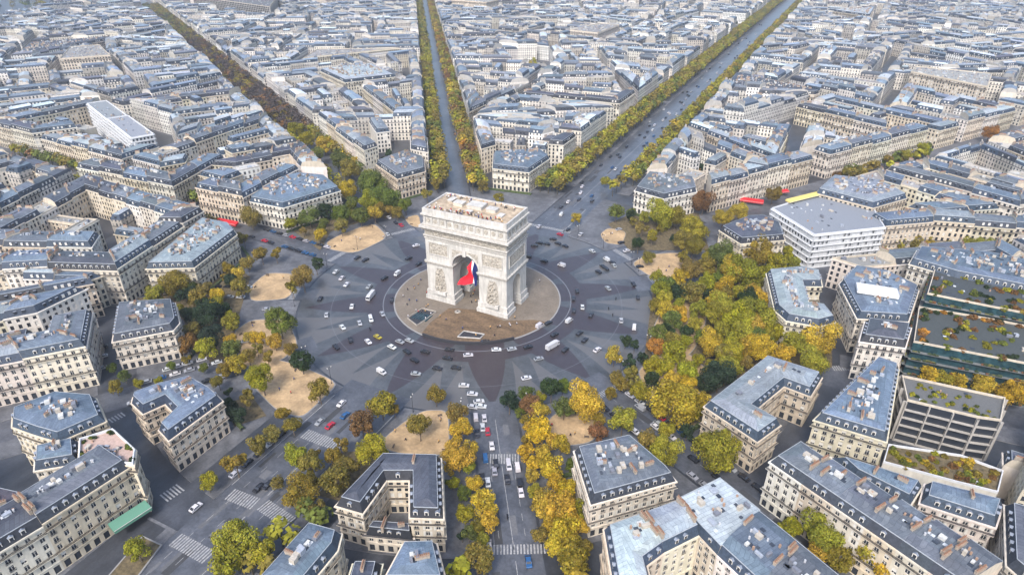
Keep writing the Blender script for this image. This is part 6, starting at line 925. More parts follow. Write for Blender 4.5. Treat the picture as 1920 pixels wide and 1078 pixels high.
def split_block(P, gap, target, out):
    if len(P) < 3 or abs(area(P)) < 350: return
    c_ = cen(P)
    xs = [px(x, y, 10) for x, y in P]
    if all(q is not None for q in xs):
        if max(q[0] for q in xs) < -120 or min(q[0] for q in xs) > 2040 or max(q[1] for q in xs) < -60 or min(q[1] for q in xs) > 1180: return
    if area(P) <= target:
        out.append(P); return
    # longest direction
    best = max(range(len(P)), key=lambda i: hypot(P[i][0]-P[(i+1) % len(P)][0], P[i][1]-P[(i+1) % len(P)][1]))
    a, b = P[best], P[(best+1) % len(P)]; ang = atan2(b[1]-a[1], b[0]-a[0])+rng.uniform(-.12, .12)
    ux, uy = cos(ang), sin(ang); s = [ux*x+uy*y for x, y in P]; t = [-uy*x+ux*y for x, y in P]
    if max(s)-min(s) < max(t)-min(t): ux, uy, s = -uy, ux, t
    m_ = min(s)+(max(s)-min(s))*rng.uniform(.4, .6)
    g_ = gap*rng.choice((.8, 1, 1.3))
    split_block(clip(P, ux, uy, m_+g_/2), gap, target, out); split_block(clip(P, -ux, -uy, -(m_-g_/2)), gap, target, out)
for i, k in enumerate(ORDER):
    nx_ = ORDER[(i+1) % 12]
    if AZ[k] in (118, 147, 180, 214): pass
    t0, t1 = AZ[k], AZ[nx_] if AZ[nx_] > AZ[k] else AZ[nx_]+360
    d1 = adir(t0); d2 = adir(t1); R = 2300
    # convex wedge
    A = pt(k, 10, HW[k]); 
    W_ = [(-4000, -4000), (4000, -4000), (4000, 4000), (-4000, 4000)]
    # right side of avenue k: clockwise normal (d1y, -d1x)
    W_ = clip(W_, d1[1], -d1[0], HW[k]); W_ = clip(W_, -d2[1], d2[0], HW[nx_])
    mid = adir((t0+t1)/2); W_ = clip(W_, mid[0], mid[1], 182 if AZ[k] not in (87, 118) else 180)
    W_ = clip(W_, -mid[0], -mid[1], -2200)
    # the camera's far and side limits
    if len(W_) < 3: continue
    W_ = ccw(W_)
    o_ = []; split_block(W_, 12.5, 8200, o_); BL += [(k, nx_, P) for P in o_]
units = []   # (distance, wedge, poly, kinds, H, style)
pvb = pv
for k, nx_, P in BL:
    c_ = cen(P)
    if not (seen(*c_, 10, 260)): continue
    H0 = rng.uniform(17.0, 20.5); n = len(P)
    if min(hypot(P[i][0]-P[(i+1) % n][0], P[i][1]-P[(i+1) % n][1]) for i in range(n)) < 6:   # drop slivers
        P = [P[i] for i in range(n) if hypot(P[i][0]-P[(i+1) % n][0], P[i][1]-P[(i+1) % n][1]) >= 6]; n = len(P)
        if n < 3: continue
    dcam = hypot(c_[0]-CAM[0], c_[1]-CAM[1])
    if dcam < 1100 and not blocked(P):
        Q = offset(P, [-2.2]*n)
        if Q: pvb.prism(Q, 0, .12, 'kerb', top='pave')
    if dcam > 560 and area(P) < 4200 and rng.random() < .16:       # a big modern block among the old ones
        units.append((k, P, 'f'*n, H0+rng.uniform(-4, 10), 'flat' if rng.random() < .6 else 'zwhite')); continue
    if dcam > 500 and rng.random() < .05: WOODS.append(([lerp(q, cen(P), .25) for q in P], 'OGODL', 12, 4)); continue
    depth = rng.uniform(11, 15)
    inner = None
    while depth > 6 and inner is None: inner = offset(P, [depth]*n); depth *= .85 if inner is None else 1
    if inner is None or area(inner) < 120:
        units.append((k, P, 'f'*n, H0, rng.choice(PITCHED))); continue
    pal = rng.choice([('zblue', 'zpale', 'zgrey'), ('zgrey', 'zblue', 'zslate'), ('zpale', 'zwhite', 'zblue'), ('zblue', 'zgrey', 'flat')])
    for i in range(n):
        j = (i+1) % n; a, b, a2, b2 = P[i], P[j], inner[i], inner[j]; L = hypot(b[0]-a[0], b[1]-a[1])
        cuts = max(1, int(round(L/(rng.uniform(17, 24) if dcam < 650 else rng.uniform(18, 36)))))
        for q in range(cuts):
            t0, t1 = q/cuts, (q+1)/cuts
            Pq = [lerp(a, b, t0), lerp(a, b, t1), lerp(a2, b2, t1), lerp(a2, b2, t0)]
            if abs(area(Pq)) < 60: continue
            units.append((k, Pq, 'fprp', H0+rng.uniform(-1.3, 1.3), rng.choice(pal) if rng.random() > .12 else rng.choice(('flat', 'zwhite', 'zslate'))))
    # court wings
    Ai = area(inner)
    if Ai > 260:
        ci = cen(inner); m_ = len(inner)
        for i in range(m_):
            if rng.random() < .8:
                e0, e1 = lerp(inner[i], inner[(i+1) % m_], .5), ci
                L = hypot(e1[0]-e0[0], e1[1]-e0[1]); 
                if L < 6: continue
                ux, uy = (e1[0]-e0[0])/L, (e1[1]-e0[1])/L; w = rng.uniform(3.5, 6.5); L *= rng.uniform(.5, .88)
                Pq = [(e0[0]+uy*w, e0[1]-ux*w), (e0[0]+ux*L+uy*w, e0[1]+uy*L-ux*w), (e0[0]+ux*L-uy*w, e0[1]+uy*L+ux*w), (e0[0]-uy*w, e0[1]+ux*w)]
                if all(inside(inner, *lerp(q, ci, .1)) for q in Pq): units.append((k, ccw(Pq), 'rrrp', H0-rng.uniform(-1, 8), rng.choice(('zblue', 'zgrey', 'zpale', 'flat', 'zwhite'))))
            
vis = []
for k, P, kinds, H, style in units:
    c_ = cen(P)
    if not seen(*c_, 12, 130): continue
    if blocked(P): continue
    if hypot(*c_) < 172: continue
    q = px(*c_, 15); vis.append((abs(area(P))/q[2]**2, k, P, kinds, H, style))
vis.sort(key=lambda t: -t[0])
# a side wall stays blank only where the neighbouring house really stands
grid = {}
for v_ in vis:
    c_ = cen(v_[2]); grid.setdefault((int(c_[0]//30), int(c_[1]//30)), []).append(v_[2])
def covered(x, y):
    for i in (-1, 0, 1):
        for j in (-1, 0, 1):
            for K in grid.get((int(x//30)+i, int(y//30)+j), ()):
                if inside(K, x, y): return True
    return False
for q_, v_ in enumerate(vis):
    P, kk = v_[2], list(v_[3])
    for i in range(len(P)):
        if kk[i] == 'p':
            a, b = P[i], P[(i+1) % len(P)]; L = hypot(b[0]-a[0], b[1]-a[1]) or 1; m_ = lerp(a, b, .5)
            if not covered(m_[0]+(b[1]-a[1])/L*1.5, m_[1]-(b[0]-a[0])/L*1.5) and (v_[0] > 2e-3 or rng.random() < .75): kk[i] = 'r'
    vis[q_] = v_[:3]+(''.join(kk),)+v_[4:]
near = vis[:BUDGET]; rest = vis[BUDGET:]
near.sort(key=lambda t: hypot(*cen(t[2])))
SECT = dict(boulevard='right of the broad boulevard', marceau='between the two right-hand tree-lined avenues', iena='right of the scaffolded office', kleber='at the right edge', hugo='at lower right',
            foch='at bottom', armee='at lower left', carnot='at the left edge, lower part', mahon='left of the arch', wagram='between the two upper-left avenues', hoche='between dark avenue and narrow tree avenue', fried='behind the arch, left of the boulevard')
RN = dict(zblue='blue zinc', zgrey='grey zinc', zpale='pale zinc', zwhite='whitish zinc', zslate='dark slate', flat='flat gravel')
cnt = {}
for q, (sz, k, P, kinds, H, style) in enumerate(near):
    key = (k, style); i = cnt.get(key, 0); cnt[key] = i+1
    building('apartment_building', '%s roofed block %s, %s to the arch' % (RN[style], SECT[k], ordn(i)), style, H, P, kinds, 1, group='apartment buildings of the city blocks', seed=900+q)
fmesh = MB(); r_ = random.Random(5)
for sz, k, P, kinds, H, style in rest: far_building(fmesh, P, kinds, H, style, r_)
tag(fmesh.build('distant_buildings'), 'dense zinc roofed city blocks fading into the distance', 'buildings', kind='stuff')
print('units', len(units), 'vis', len(vis), 'far faces', len(fmesh.f))
tag(pv.build('pavement'), 'grey stone pavements and kerbs', kind='structure')

# ================================================================ trees
def crown_mesh(seed, nleaf=1500, leaf=.62, sparse=False):
    """unit crown, about radius 1, many leaf-clump faces gathered on lobes"""
    r = random.Random(seed); lobes = []
    for i in range(18 if not sparse else 9):
        t = r.uniform(0, 2*pi); z = r.uniform(-.55, .8); k = sqrt(max(0, 1-z*z))*r.uniform(.35, .72); lobes.append((k*cos(t), k*sin(t), z*.68, r.uniform(.18, .42) if not sparse else r.uniform(.18, .3), r.uniform(.72, 1.25)))
    lobes.append((0, 0, .15, .6 if not sparse else .3, .8)); b = MB(); i = 0
    while i < nleaf:
        L = r.choice(lobes); d = Vector((r.gauss(0, 1), r.gauss(0, 1), r.gauss(0, 1))).normalized(); rr = L[3]*r.uniform(.72, 1.08)
        if d.z < -.3 and r.random() < .6: continue
        p = Vector(L[:3])+d*rr
        nrm = (d+Vector((r.uniform(-.7, .7), r.uniform(-.7, .7), r.uniform(-.3, .9)))).normalized(); a = nrm.orthogonal().normalized(); a.rotate(Matrix.Rotation(r.uniform(0, 6.28), 3, nrm)); bb = nrm.cross(a)
        s = leaf*r.uniform(.6, 1.25)/5; v = L[4]*r.uniform(.5, 1.45)
        w = r.uniform(.9, 1.12)
        b.face([tuple(p-a*s), tuple(p-bb*s*.7+a*s*.2), tuple(p+a*s), tuple(p+bb*s*.75)], 'leaf', (v*w, v, v*.9))
        i += 1
    return b.mesh("crown")
def trunk_mesh(seed):
    r = random.Random(seed); b = MB(); b.tube((0, 0, 0), (.02, .01, 1.0), .055, .042, 'bark', 8)
    for i in range(5):
        t = 2*pi*i/5+r.uniform(-.4, .4); e = (.42*cos(t), .42*sin(t), 1.0+r.uniform(.4, .75)); b.tube((.02, .01, .92), e, .03, .014, 'bark', 5)
        b.tube(e, (e[0]*1.5+r.uniform(-.1, .1), e[1]*1.5+r.uniform(-.1, .1), e[2]+.3), .014, .006, 'bark', 4)
    b.tube((.02, .01, 1), (0, 0, 1.9), .035, .01, 'bark', 5)
    return b.mesh("trunk")
CROWN = [crown_mesh(s, 3200, .35) for s in range(6)]; CROWNB = [crown_mesh(80+s, 9000, .205) for s in range(3)]; CROWNS = [crown_mesh(40+s, 1100, .45, True) for s in range(3)]; CROWNM = [crown_mesh(60+s, 520, .95) for s in range(4)]
TRUNK = [trunk_mesh(s) for s in range(3)]
TC = dict(Y=(.41, .29, .03), L=(.25, .235, .02), O=(.205, .16, .028), G=(.115, .14, .025), D=(.03, .05, .02), R=(.18, .095, .035), A=(.36, .18, .03), B=(.075, .058, .05))
TN = dict(Y='golden yellow', L='yellow-green', O='olive brown', G='green', D='dark green', R='rusty brown', A='orange', B='bare brown')
def tree(x, y, R, hz, c, label, group, rr, near=True, name='broadleaf_tree'):
    root = empty(name, (x, y, .13), label, 'tree', group)
    sparse = (c in 'OD' and rr.random() < .3 and near)
    me = rr.choice(CROWNB if R > 6.3 else CROWNS if sparse else CROWN if near else CROWNM); col = TC[c]; k = rr.uniform(.88, 1.12)
    col = (col[0]*k*rr.uniform(.9, 1.1), col[1]*k, col[2]*rr.uniform(.7, 1.5))
    link('trunk', rr.choice(TRUNK), root, (0, 0, 0), rr.uniform(0, 6), sc=(hz*.62, hz*.62, hz*.62))
    link('crown', me, root, (0, 0, hz), rr.uniform(0, 6.28), color=col, sc=(R*rr.uniform(.95, 1.08), R*rr.uniform(.95, 1.08), R*rr.uniform(.95, 1.15)))
    return root
rt = random.Random(11)
def sector(x, y):
    a = (math.degrees(atan2(x, y))+360) % 360; d = hypot(x, y)
    best = min(ORDER, key=lambda k: min(abs(AZ[k]-a), 360-abs(AZ[k]-a)))
    return best
VIEWN = dict(boulevard='near the broad boulevard', marceau='right of the arch, upper part', iena='towards the scaffolded office', kleber='right of the roundabout', hugo='along the lower-right street', foch='along the bottom avenue',
             armee='along the wide lower-left avenue', carnot='at the lower-left garden', mahon='at the middle-left garden', wagram='at the left avenue', hoche='at the upper-left avenue', fried='behind the arch')
cnt = {}
for x, y, R, hz, c in sorted(TREES, key=lambda t: hypot(t[0], t[1])):
    s = sector(x, y); i = cnt.get((s, c), 0); cnt[(s, c)] = i+1
    tree(x, y, R, hz, c, '%s tree %s, %s of that colour to the arch' % (TN[c], VIEWN[s], ordn(i)), 'autumn trees around the roundabout', rt)
# more trees filling the little parks between the mansions
NTREE = [len(TREES)]; TP = [(t[0], t[1]) for t in TREES]; FILL = []
for P, cols, n_, R0, md_ in FILLS:
    P = ccw(P); xs = [q[0] for q in P]; ys = [q[1] for q in P]; k = 0
    for _ in range(n_*30):
        if k >= n_: break
        x, y = rt.uniform(min(xs), max(xs)), rt.uniform(min(ys), max(ys))
        if not inside(P, x, y) or any(hypot(x-a, y-b) < md_ for a, b in TP) or any(inside(K, x, y) or inside(offset(K, [-2.5]*len(K)) or K, x, y) for K in traced): continue
        if hypot(x, y) < 93: continue
        TP.append((x, y)); k += 1; R = R0*rt.uniform(.75, 1.2); FILL.append((x, y, R, R*1.35, rt.choice(cols)))
for x, y, R, hz, c in sorted(FILL, key=lambda t: hypot(t[0], t[1])):
    s = sector(x, y); i = cnt.get((s, c), 0); cnt[(s, c)] = i+1
    tree(x, y, R, hz, c, '%s park tree %s, %s of those to the arch' % (TN[c], VIEWN[s], ordn(i)), 'park trees between the mansions', rt, name='park_tree')
NTREE[0] += len(FILL)
# avenue rows
rows = []
def avenue_row(nm, off, s0, s1, step, R, hz, cols, kind):
    s = s0
    while s < s1:
        x, y = pt(nm, s, off)
        x += rt.uniform(-.7, .7); y += rt.uniform(-.7, .7)
        if seen(x, y, 8, 30) and rt.random() > .04: rows.append((hypot(x-CAM[0], y-CAM[1]), x, y, R*rt.uniform(.8, 1.15), hz*rt.uniform(.9, 1.08), rt.choice(cols), kind))
        s += step*rt.uniform(.9, 1.15)
for off in (-31, -25, -19): avenue_row('boulevard', off, 150, 1600, 8, 4.6, 7.6, 'OOOLLG', ('left', 'the broad boulevard'))
for off in (18, 24): avenue_row('boulevard', off, 165 if off < 20 else 190, 1600, 8.5, 4.3, 7.4, 'OOOLLG' if off > 20 else 'LLOYO', ('right', 'the broad boulevard'))
for off in (-9.5, -15.5): avenue_row('fried', off, 160, 1500, 8, 5.2, 8.4, 'OOLLGO', ('left', 'narrow avenue behind the arch'))
for off in (10, 16): avenue_row('fried', off, 150, 1500, 8, 5.4, 8.8, 'LLOOOYAR' if off < 12 else 'OOLRG', ('right', 'narrow avenue behind the arch'))
for off in (-13, -4.5, 4.5, 13): avenue_row('hoche', off, 330, 900, 7, 5.2, 8.5, 'BBBBRO', ('left' if off < 0 else 'right', 'dark upper-left avenue'))
for off in (-13, -5, 5, 13): avenue_row('hoche', off, 900, 1450, 7, 5.2, 8.5, 'OOBG', ('left' if off < 0 else 'right', 'dark upper-left avenue'))
for off in (-12, 12): avenue_row('hoche', off, 165, 325, 8, 5, 8, 'GLLOY', ('left' if off < 0 else 'right', 'dark upper-left avenue'))
avenue_row('wagram', 10, 190, 460, 6, 4.4, 7.5, 'OROLG', ('right', 'left avenue')); avenue_row('wagram', -10, 190, 460, 6, 4.4, 7.5, 'OROLG', ('left', 'left avenue'))
avenue_row('iena', -11, 195, 420, 7, 4.6, 7, 'LOOL', ('left', 'avenue right of the scaffolding')); avenue_row('iena', 11, 205, 420, 9, 4, 6.5, 'LOO', ('right', 'avenue right of the scaffolding'))
avenue_row('marceau', 10, 230, 420, 6.5, 4, 6.5, 'OOL', ('right', 'avenue beside the red awnings'))
for off, z_ in ((-16, 0), (16, 0)): avenue_row('foch', off, 165, 230, 8, 4.4, 6.5, 'YYLO', ('left' if off < 0 else 'right', 'bottom avenue'))
for off in (-19, -26): avenue_row('armee', off, 150, 250, 11, 4.2, 6.5, 'OOLG', ('left', 'wide lower-left avenue'))
rows.sort()
TB = max(0, 345-NTREE[0]); cnt = {}
for d, x, y, R, hz, c, (side, nm) in rows[:TB]:
    i = cnt.get((side, nm), 0); cnt[(side, nm)] = i+1
    tree(x, y, R, hz, c, 'street tree, %s rows of %s, %s to camera' % (side, nm, ordn(i)), 'street trees in rows along the avenues', rt, near=d < 480, name='street_tree')
sm = MB()
def far_tree(x, y, R, hz, c, n=130, lf=.95):
    col = jit(TC[c], rt, .3); col = tuple(x*.82 for x in col); cl = [(rt.uniform(-.5, .5), rt.uniform(-.5, .5), rt.uniform(-.3, .5)) for _ in range(6)]
    sm.tube((x, y, 0), (x, y, hz), .3, .2, 'leafstuff', 4, (.08, .07, .05), False)
    for i in range(n):
        L = rt.choice(cl); d = Vector((rt.gauss(0, 1), rt.gauss(0, 1), rt.gauss(.4, 1))).normalized(); p = Vector((x+L[0]*R, y+L[1]*R, hz+L[2]*R))+d*R*.55
        nrm = (d+Vector((rt.uniform(-.5, .5), rt.uniform(-.5, .5), .6))).normalized(); a = nrm.orthogonal().normalized(); bb = nrm.cross(a); s = rt.uniform(.5, 1.1)*lf; v = rt.uniform(.6, 1.4)
        sm.face([tuple(p-a*s), tuple(p-bb*s), tuple(p+a*s), tuple(p+bb*s)], 'leafstuff', (col[0]*v, col[1]*v, col[2]*v))
for d, x, y, R, hz, c, _ in rows[TB:]: far_tree(x, y, R, hz, c)
# garden trees scattered in far courts and the wooded strip at the top left
for P, cols, n_, R_ in WOODS:
    P = ccw(P); xs = [p_[0] for p_ in P]; ys = [p_[1] for p_ in P]; k = 0
    for _ in range(n_*6):
        x, y = rt.uniform(min(xs), max(xs)), rt.uniform(min(ys), max(ys))
        if inside(P, x, y): far_tree(x, y, R_*rt.uniform(.8, 1.2), R_*1.4, rt.choice(cols), 60, 1.5); k += 1
        if k >= n_: break
tag(sm.build('distant_trees'), 'far rows and groups of autumn trees along the avenues', 'trees', kind='stuff')
def shrub(x, y, z, R, c, label, cat='shrub', group='roof and court plants'):
    return tag(link('shrub', rt.choice(CROWNM), None, (x, y, z), rt.uniform(0, 6), color=jit(TC[c], rt, .3), sc=(R, R, R*.8)), label, cat, group)

# ================================================================ cars
def car_meshes(kind):
    L, W_, Hh = dict(c=(4.4, 1.8, 1.45), v=(5.3, 2.05, 2.3), t=(8.6, 2.4, 3.1), m=(2.1, .5, 1.0))[kind]
    b, g_, w = MB(), MB(), MB()
    if kind == 'c':
        prof = [(-2.2, .35), (2.15, .35), (2.2, .7), (1.95, .85), (1.1, .95), (.55, 1.38), (-1.15, 1.42), (-1.9, 1.0), (-2.2, .9)]; roof = (4, 5, 6, 7)
    elif kind == 'v':
        prof = [(-2.6, .4), (2.55, .4), (2.6, .95), (1.9, 1.3), (1.35, 2.15), (1.0, 2.28), (-2.5, 2.28), (-2.6, 2.1)]; roof = ()
    elif kind == 't':
        prof = [(-4.3, .6), (4.25, .5), (4.3, 1.5), (4.0, 2.6), (3.3, 2.75), (2.6, 2.75), (2.55, 3.1), (-4.3, 3.1)]; roof = ()
    if kind == 'm':
        b.box((0, 0, .45), 1.3, .35, .4, 'car'); b.box((.55, 0, .75), .2, .65, .15, 'car'); b.box((-.3, 0, .85), .55, .4, .55, 'car'); b.tube((-.1, 0, 1.4), (-.1, 0, 1.7), .15, .12, 'car', 8)
        w.tube((.75, -.07, .3), (.75, .07, .3), .3, .3, 'tyre', 10); w.tube((-.7, -.07, .3), (-.7, .07, .3), .3, .3, 'tyre', 10)
        return b.mesh('body'), None, w.mesh('wheel'), ((0, 0),)
    top = max(z for _, z in prof)
    def half(z): return W_/2*(1 if z < .9*top*.75 else 1-.16*(z-.9*top*.75)/(top*.33))
    A = [(x, -half(z), z) for x, z in prof]; B_ = [(x, half(z), z) for x, z in prof]; n = len(prof)
    b.face(A, 'car'); b.face(B_[::-1], 'car')
    for i in range(n): j = (i+1) % n; b.face([A[i], B_[i], B_[j], A[j]], 'car')
    if kind == 'c':
        for q in ((4, 5), (6, 7)):
            (x0, z0), (x1, z1) = prof[q[0]], prof[q[1]]; dx, dz = (z1-z0), -(x1-x0); l_ = hypot(dx, dz); dx, dz = dx/l_*.02, dz/l_*.02
            if dz < 0: dx, dz = -dx, -dz
            g_.face([(x0+dx, -half(z0)*.86, z0+dz+.03), (x0+dx, half(z0)*.86, z0+dz+.03), (x1+dx, half(z1)*.86, z1+dz-.02), (x1+dx, -half(z1)*.86, z1+dz-.02)], 'glass')
        for s in (-1, 1): g_.face([(.95, s*(half(1)+.02), 1.0), (-1.6, s*(half(1)+.02), 1.02), (-1.1, s*(half(1.32)+.02), 1.34), (.5, s*(half(1.32)+.02), 1.32)], 'glass')
    elif kind == 'v':
        g_.face([(1.93, -.8, 1.33), (1.93, .8, 1.33), (1.4, .78, 2.08), (1.4, -.78, 2.08)], 'glass')
        for s in (-1, 1): g_.face([(1.7, s*(half(1.5)+.02), 1.4), (.4, s*(half(1.5)+.02), 1.4), (.4, s*(half(2)+.03), 2.0), (1.3, s*(half(2)+.03), 2.0)], 'glass')
    else:
        g_.face([(4.31, -1.0, 1.55), (4.31, 1.0, 1.55), (4.05, .98, 2.5), (4.05, -.98, 2.5)], 'glass')
        for s in (-1, 1): g_.face([(4.0, s*1.22, 1.6), (3.0, s*1.22, 1.6), (3.0, s*1.2, 2.4), (3.8, s*1.2, 2.4)], 'glass')
    r0 = .33 if kind == 'c' else .38 if kind == 'v' else .5; w.tube((0, -.12, 0), (0, .12, 0), r0, r0, 'tyre', 12); w.f.append(tuple(range(11, -1, -1))); w.m.append(w.mi('tyre')); w.t.append((.1, .1, .1))
    wb = L*.31
    return b.mesh('body'), g_.mesh('windows'), w.mesh('wheel'), tuple((sx*wb, sy*(W_/2-.13), r0) for sx in (-1, 1) for sy in (-1, 1))
CARS_M = {k: car_meshes(k) for k in 'cvtm'}
CC = dict(W=(.5, .5, .51), K=(.018, .018, .022), S=(.3, .31, .33), R=(.42, .02, .04), Y=(.3, .24, .03), B=(.02, .08, .2))
CN = dict(W='white', K='black', S='silver', R='red', Y='yellow', B='blue'); KN = dict(c='car', v='van', t='truck', m='motorbike')
def vehicle(x, y, hd, c, k, label, group, z=.004, parts=True):
    bm_, gm, wm, wp = CARS_M[k]; ksc = .9 if k in 'vt' else 1
    if not parts:
        return tag(link('parked_car' if 0 else KN[k], FARCAR, None, (x, y, z), hd, color=jit(CC[c], rt, .1)), label, KN[k], group)
    root = empty(KN[k], (x, y, z), label, KN[k], group, hd); root.scale = (ksc, ksc, ksc)
    link('body', bm_, root, color=jit(CC[c], rt, .15))
    if gm: link('windows', gm, root)
    if k == 'm': link('wheels', wm, root)
    else:
        for p_ in wp: link('wheel', wm, root, p_)
    return root
_m = MB(); _m.box((0, 0, .3), 4.4, 1.8, .6, 'car', top=('car', (.5,)*3)); _m.box((-.25, 0, .9), 2.3, 1.6, .5, 'glass', top=('car', (.5,)*3)); FARCAR = _m.mesh('car')
cnt = {}
for x, y, c, k in sorted(CARS, key=lambda t: hypot(t[0], t[1])):
    d = hypot(x, y); s = sector(x, y)
    if d < 41.5: x, y = x*50/d, y*50/d; d = 50
    if d < 92: hd = atan2(y, x)+pi/2+rt.uniform(-.25, .25); z = .004
    else:
        a = AZ[s]; hd = atan2(cos(radians(a)), sin(radians(a)))+(pi if rt.random() < .5 else 0); z = .008
        if s not in ('boulevard', 'foch', 'armee') or min(abs(pt(s, 0, 1)[0]*x+pt(s, 0, 1)[1]*y), 99) > CW[s]: z = .135
    if any(inside(ccw(G_), x, y) for G_ in MISC['gravel']): z = .212
    key = (s, c, k); i = cnt.get(key, 0); cnt[key] = i+1
    vehicle(x, y, hd, c, k, '%s %s %s, %s to the arch' % (CN[c], KN[k], VIEWN[s], ordn(i)), 'traffic on the roundabout and avenues', z)
# traffic up the broad boulevard and the narrow avenue
nb_ = 0; taken = []
while nb_ < 95:
    s = 150+950*rt.random()**1.3; lane = rt.choice((-11.5, -8, -4.5, -1.8, 1.8, 4.5, 8, 11.5)); x, y = pt('boulevard', s, lane)
    if not seen(x, y, 1, 0) or any(abs(s-a) < 6.5 and abs(lane-b) < 1 for a, b in taken): continue
    taken.append((s, lane)); nb_ += 1; d = -pi/2 if lane < 0 else pi/2; c = rt.choice('WWKKKSSKWB')
    vehicle(x, y, d, c, 'c', None, 'traffic up the broad boulevard', .008, parts=s < 300)['_s'] = s
bl = sorted([o_ for o_ in COL.objects if o_.get('group') == 'traffic up the broad boulevard'], key=lambda o_: o_['_s'])
for i, o_ in enumerate(bl):
    del o_['_s']; o_['category'] = 'car'
    o_['label'] = '%s car on the broad boulevard beyond the roundabout, %s to the arch' % ({True: 'left lane', False: 'right lane'}[o_.location.x < 0], ordn(i))

park = []
def kerb_cars(nm, s0, s1, off, fill):
    s = s0
    while s < s1 and len(park) < 78:
        x, y = pt(nm, s, off)
        if not any(inside(ccw(G_), x, y) for G_ in MISC['gravel']) and rt.random() < fill and seen(x, y, 1, -5) and not any(inside(K, x, y) for K in traced):
            a = AZ[nm]; park.append((hypot(x, y), x, y, atan2(cos(radians(a)), sin(radians(a))), nm))
        s += 5.6
for nm, s0, s1, off, fl_ in (('carnot', 98, 160, -6, .8), ('carnot', 98, 160, 6, .8), ('mahon', 100, 160, 5.2, .8), ('mahon', 100, 160, -5.2, .7), ('wagram', 98, 165, 6, .8), ('wagram', 98, 160, -6, .7), ('hugo', 98, 170, -7, .9), ('hugo', 98, 170, 7, .8), ('foch', 120, 156, 7.6, .6),
                     ('armee', 150, 200, -25, .5), ('armee', 118, 175, 17, .6), ('kleber', 98, 160, 7, .6), ('iena', 100, 190, 7, .6), ('armee', 100, 170, -17, .5)): kerb_cars(nm, s0, s1, off, fl_)
park.sort(); cnt = {}
for d, x, y, hd, nm in park:
    c = rt.choice('WKKSKSWBKR'); i = cnt.get((nm, c), 0); cnt[(nm, c)] = i+1
    zz = .008 if abs(CW[nm]) > min(abs(q) for q in (hypot(x, y)*sin(radians(AZ[nm])-atan2(x, y)),)) else .135
    vehicle(x, y, hd+(pi if rt.random() < .3 else 0), c, 'c', '%s parked car %s, %s to the arch' % (CN[c], VIEWN[nm], ordn(i)), 'cars parked along the kerbs', zz)
bs = MB(); bs.box((0, 0, .42), 1.8, .45, .07, 'bark'); BSEAT = bs.mesh('seat'); bs = MB(); bs.box((0, .24, .5), 1.8, .06, .42, 'bark'); BBACK = bs.mesh('backrest'); bs = MB(); bs.box((0, 0, 0), .08, .4, .42, 'iron'); BLEG = bs.mesh('leg')
bc = {}
for P in MISC['gravel']:
    P = ccw(P); c_ = cen(P); sct = sector(*c_)
    for i in range(3):
        q = lerp(P[rt.randrange(len(P))], c_, rt.uniform(.12, .3)); j = bc.get(sct, 0); bc[sct] = j+1
        t = empty('park_bench', (q[0], q[1], .21), 'park bench on the sandy bed %s, %s to arch' % (VIEWN[sct], ordn(j)), 'bench', 'benches on the sandy beds', rz=rt.uniform(0, 6))
        link('seat', BSEAT, t); link('backrest', BBACK, t); link('leg', BLEG, t, (-.7, 0, 0)); link('leg', BLEG, t, (.7, 0, 0))
# ================================================================ people, lamps, awnings, odds and ends
def person_mesh(seed):
    r = random.Random(seed); me = bpy.data.meshes.new("p"); st_ = r.uniform(.1, .3)
    V = [(0, 0, .95), (0, 0, 1.2), (0, 0, 1.42), (0, 0, 1.52), (.02, 0, 1.66), (st_, .1, .5), (st_*.9, .1, .06), (st_+.12, .1, .03), (-st_, -.1, .5), (-st_*1.3, -.1, .08), (-st_*1.3+.12, -.1, .03), (0, .2, 1.4), (-.08, .25, 1.12), (.05, .26, .88), (0, -.2, 1.4), (.08, -.25, 1.12), (.16, -.26, .9)]
    E = [(0, 1), (1, 2), (2, 3), (3, 4), (0, 5), (5, 6), (6, 7), (0, 8), (8, 9), (9, 10), (2, 11), (11, 12), (12, 13), (2, 14), (14, 15), (15, 16)]
    me.from_pydata(V, E, []); o_ = bpy.data.objects.new("p", me); COL.objects.link(o_)
    md_ = o_.modifiers.new("s", 'SKIN'); R_ = [.16, .15, .17, .06, .11, .085, .05, .04, .085, .05, .04, .07, .05, .035, .07, .05, .035]
    for v, q in zip(me.skin_vertices[0].data, R_): v.radius = (q, q)
    me.skin_vertices[0].data[0].use_root = True
    dg = bpy.context.evaluated_depsgraph_get(); nm = bpy.data.meshes.new_from_object(o_.evaluated_get(dg)); bpy.data.objects.remove(o_); nm.name = "person"
    nm.materials.clear(); nm.materials.append(M['person']); nm.materials.append(M['skin']); nm.materials.append(M['iron'])
    for p_ in nm.polygons: p_.material_index = 1 if p_.center.z > 1.5 else 0 if p_.center.z > .85 else 2
    return nm
PM = [person_mesh(i) for i in range(3)]
PC = [((.02, .02, .03), 'black'), ((.5, .5, .52), 'pale'), ((.4, .03, .03), 'red'), ((.03, .06, .2), 'blue'), ((.5, .3, .1), 'tan')]
def person(x, y, z, grp, where):
    c, n_ = rt.choice(PC); tag(link('person', rt.choice(PM), None, (x, y, z), rt.uniform(0, 6), color=c), 'person in a %s coat standing %s' % (n_, where), 'person', grp+' in %s coats' % n_)
for i in range(70):
    x, y = rt.uniform(-20.5, 20.5), rt.choice((rt.uniform(-10, -6.8), rt.uniform(6, 9.8), rt.uniform(-10, -6.8)))
    person(x, y, 49.35, 'visitors on the arch terrace', 'on the flat top of the arch')
for i in range(44):
    a, d = rt.uniform(0, 2*pi), rt.uniform(26, 40); person(d*sin(a), d*cos(a), .232, 'visitors on the plaza', 'on the plaza around the arch')
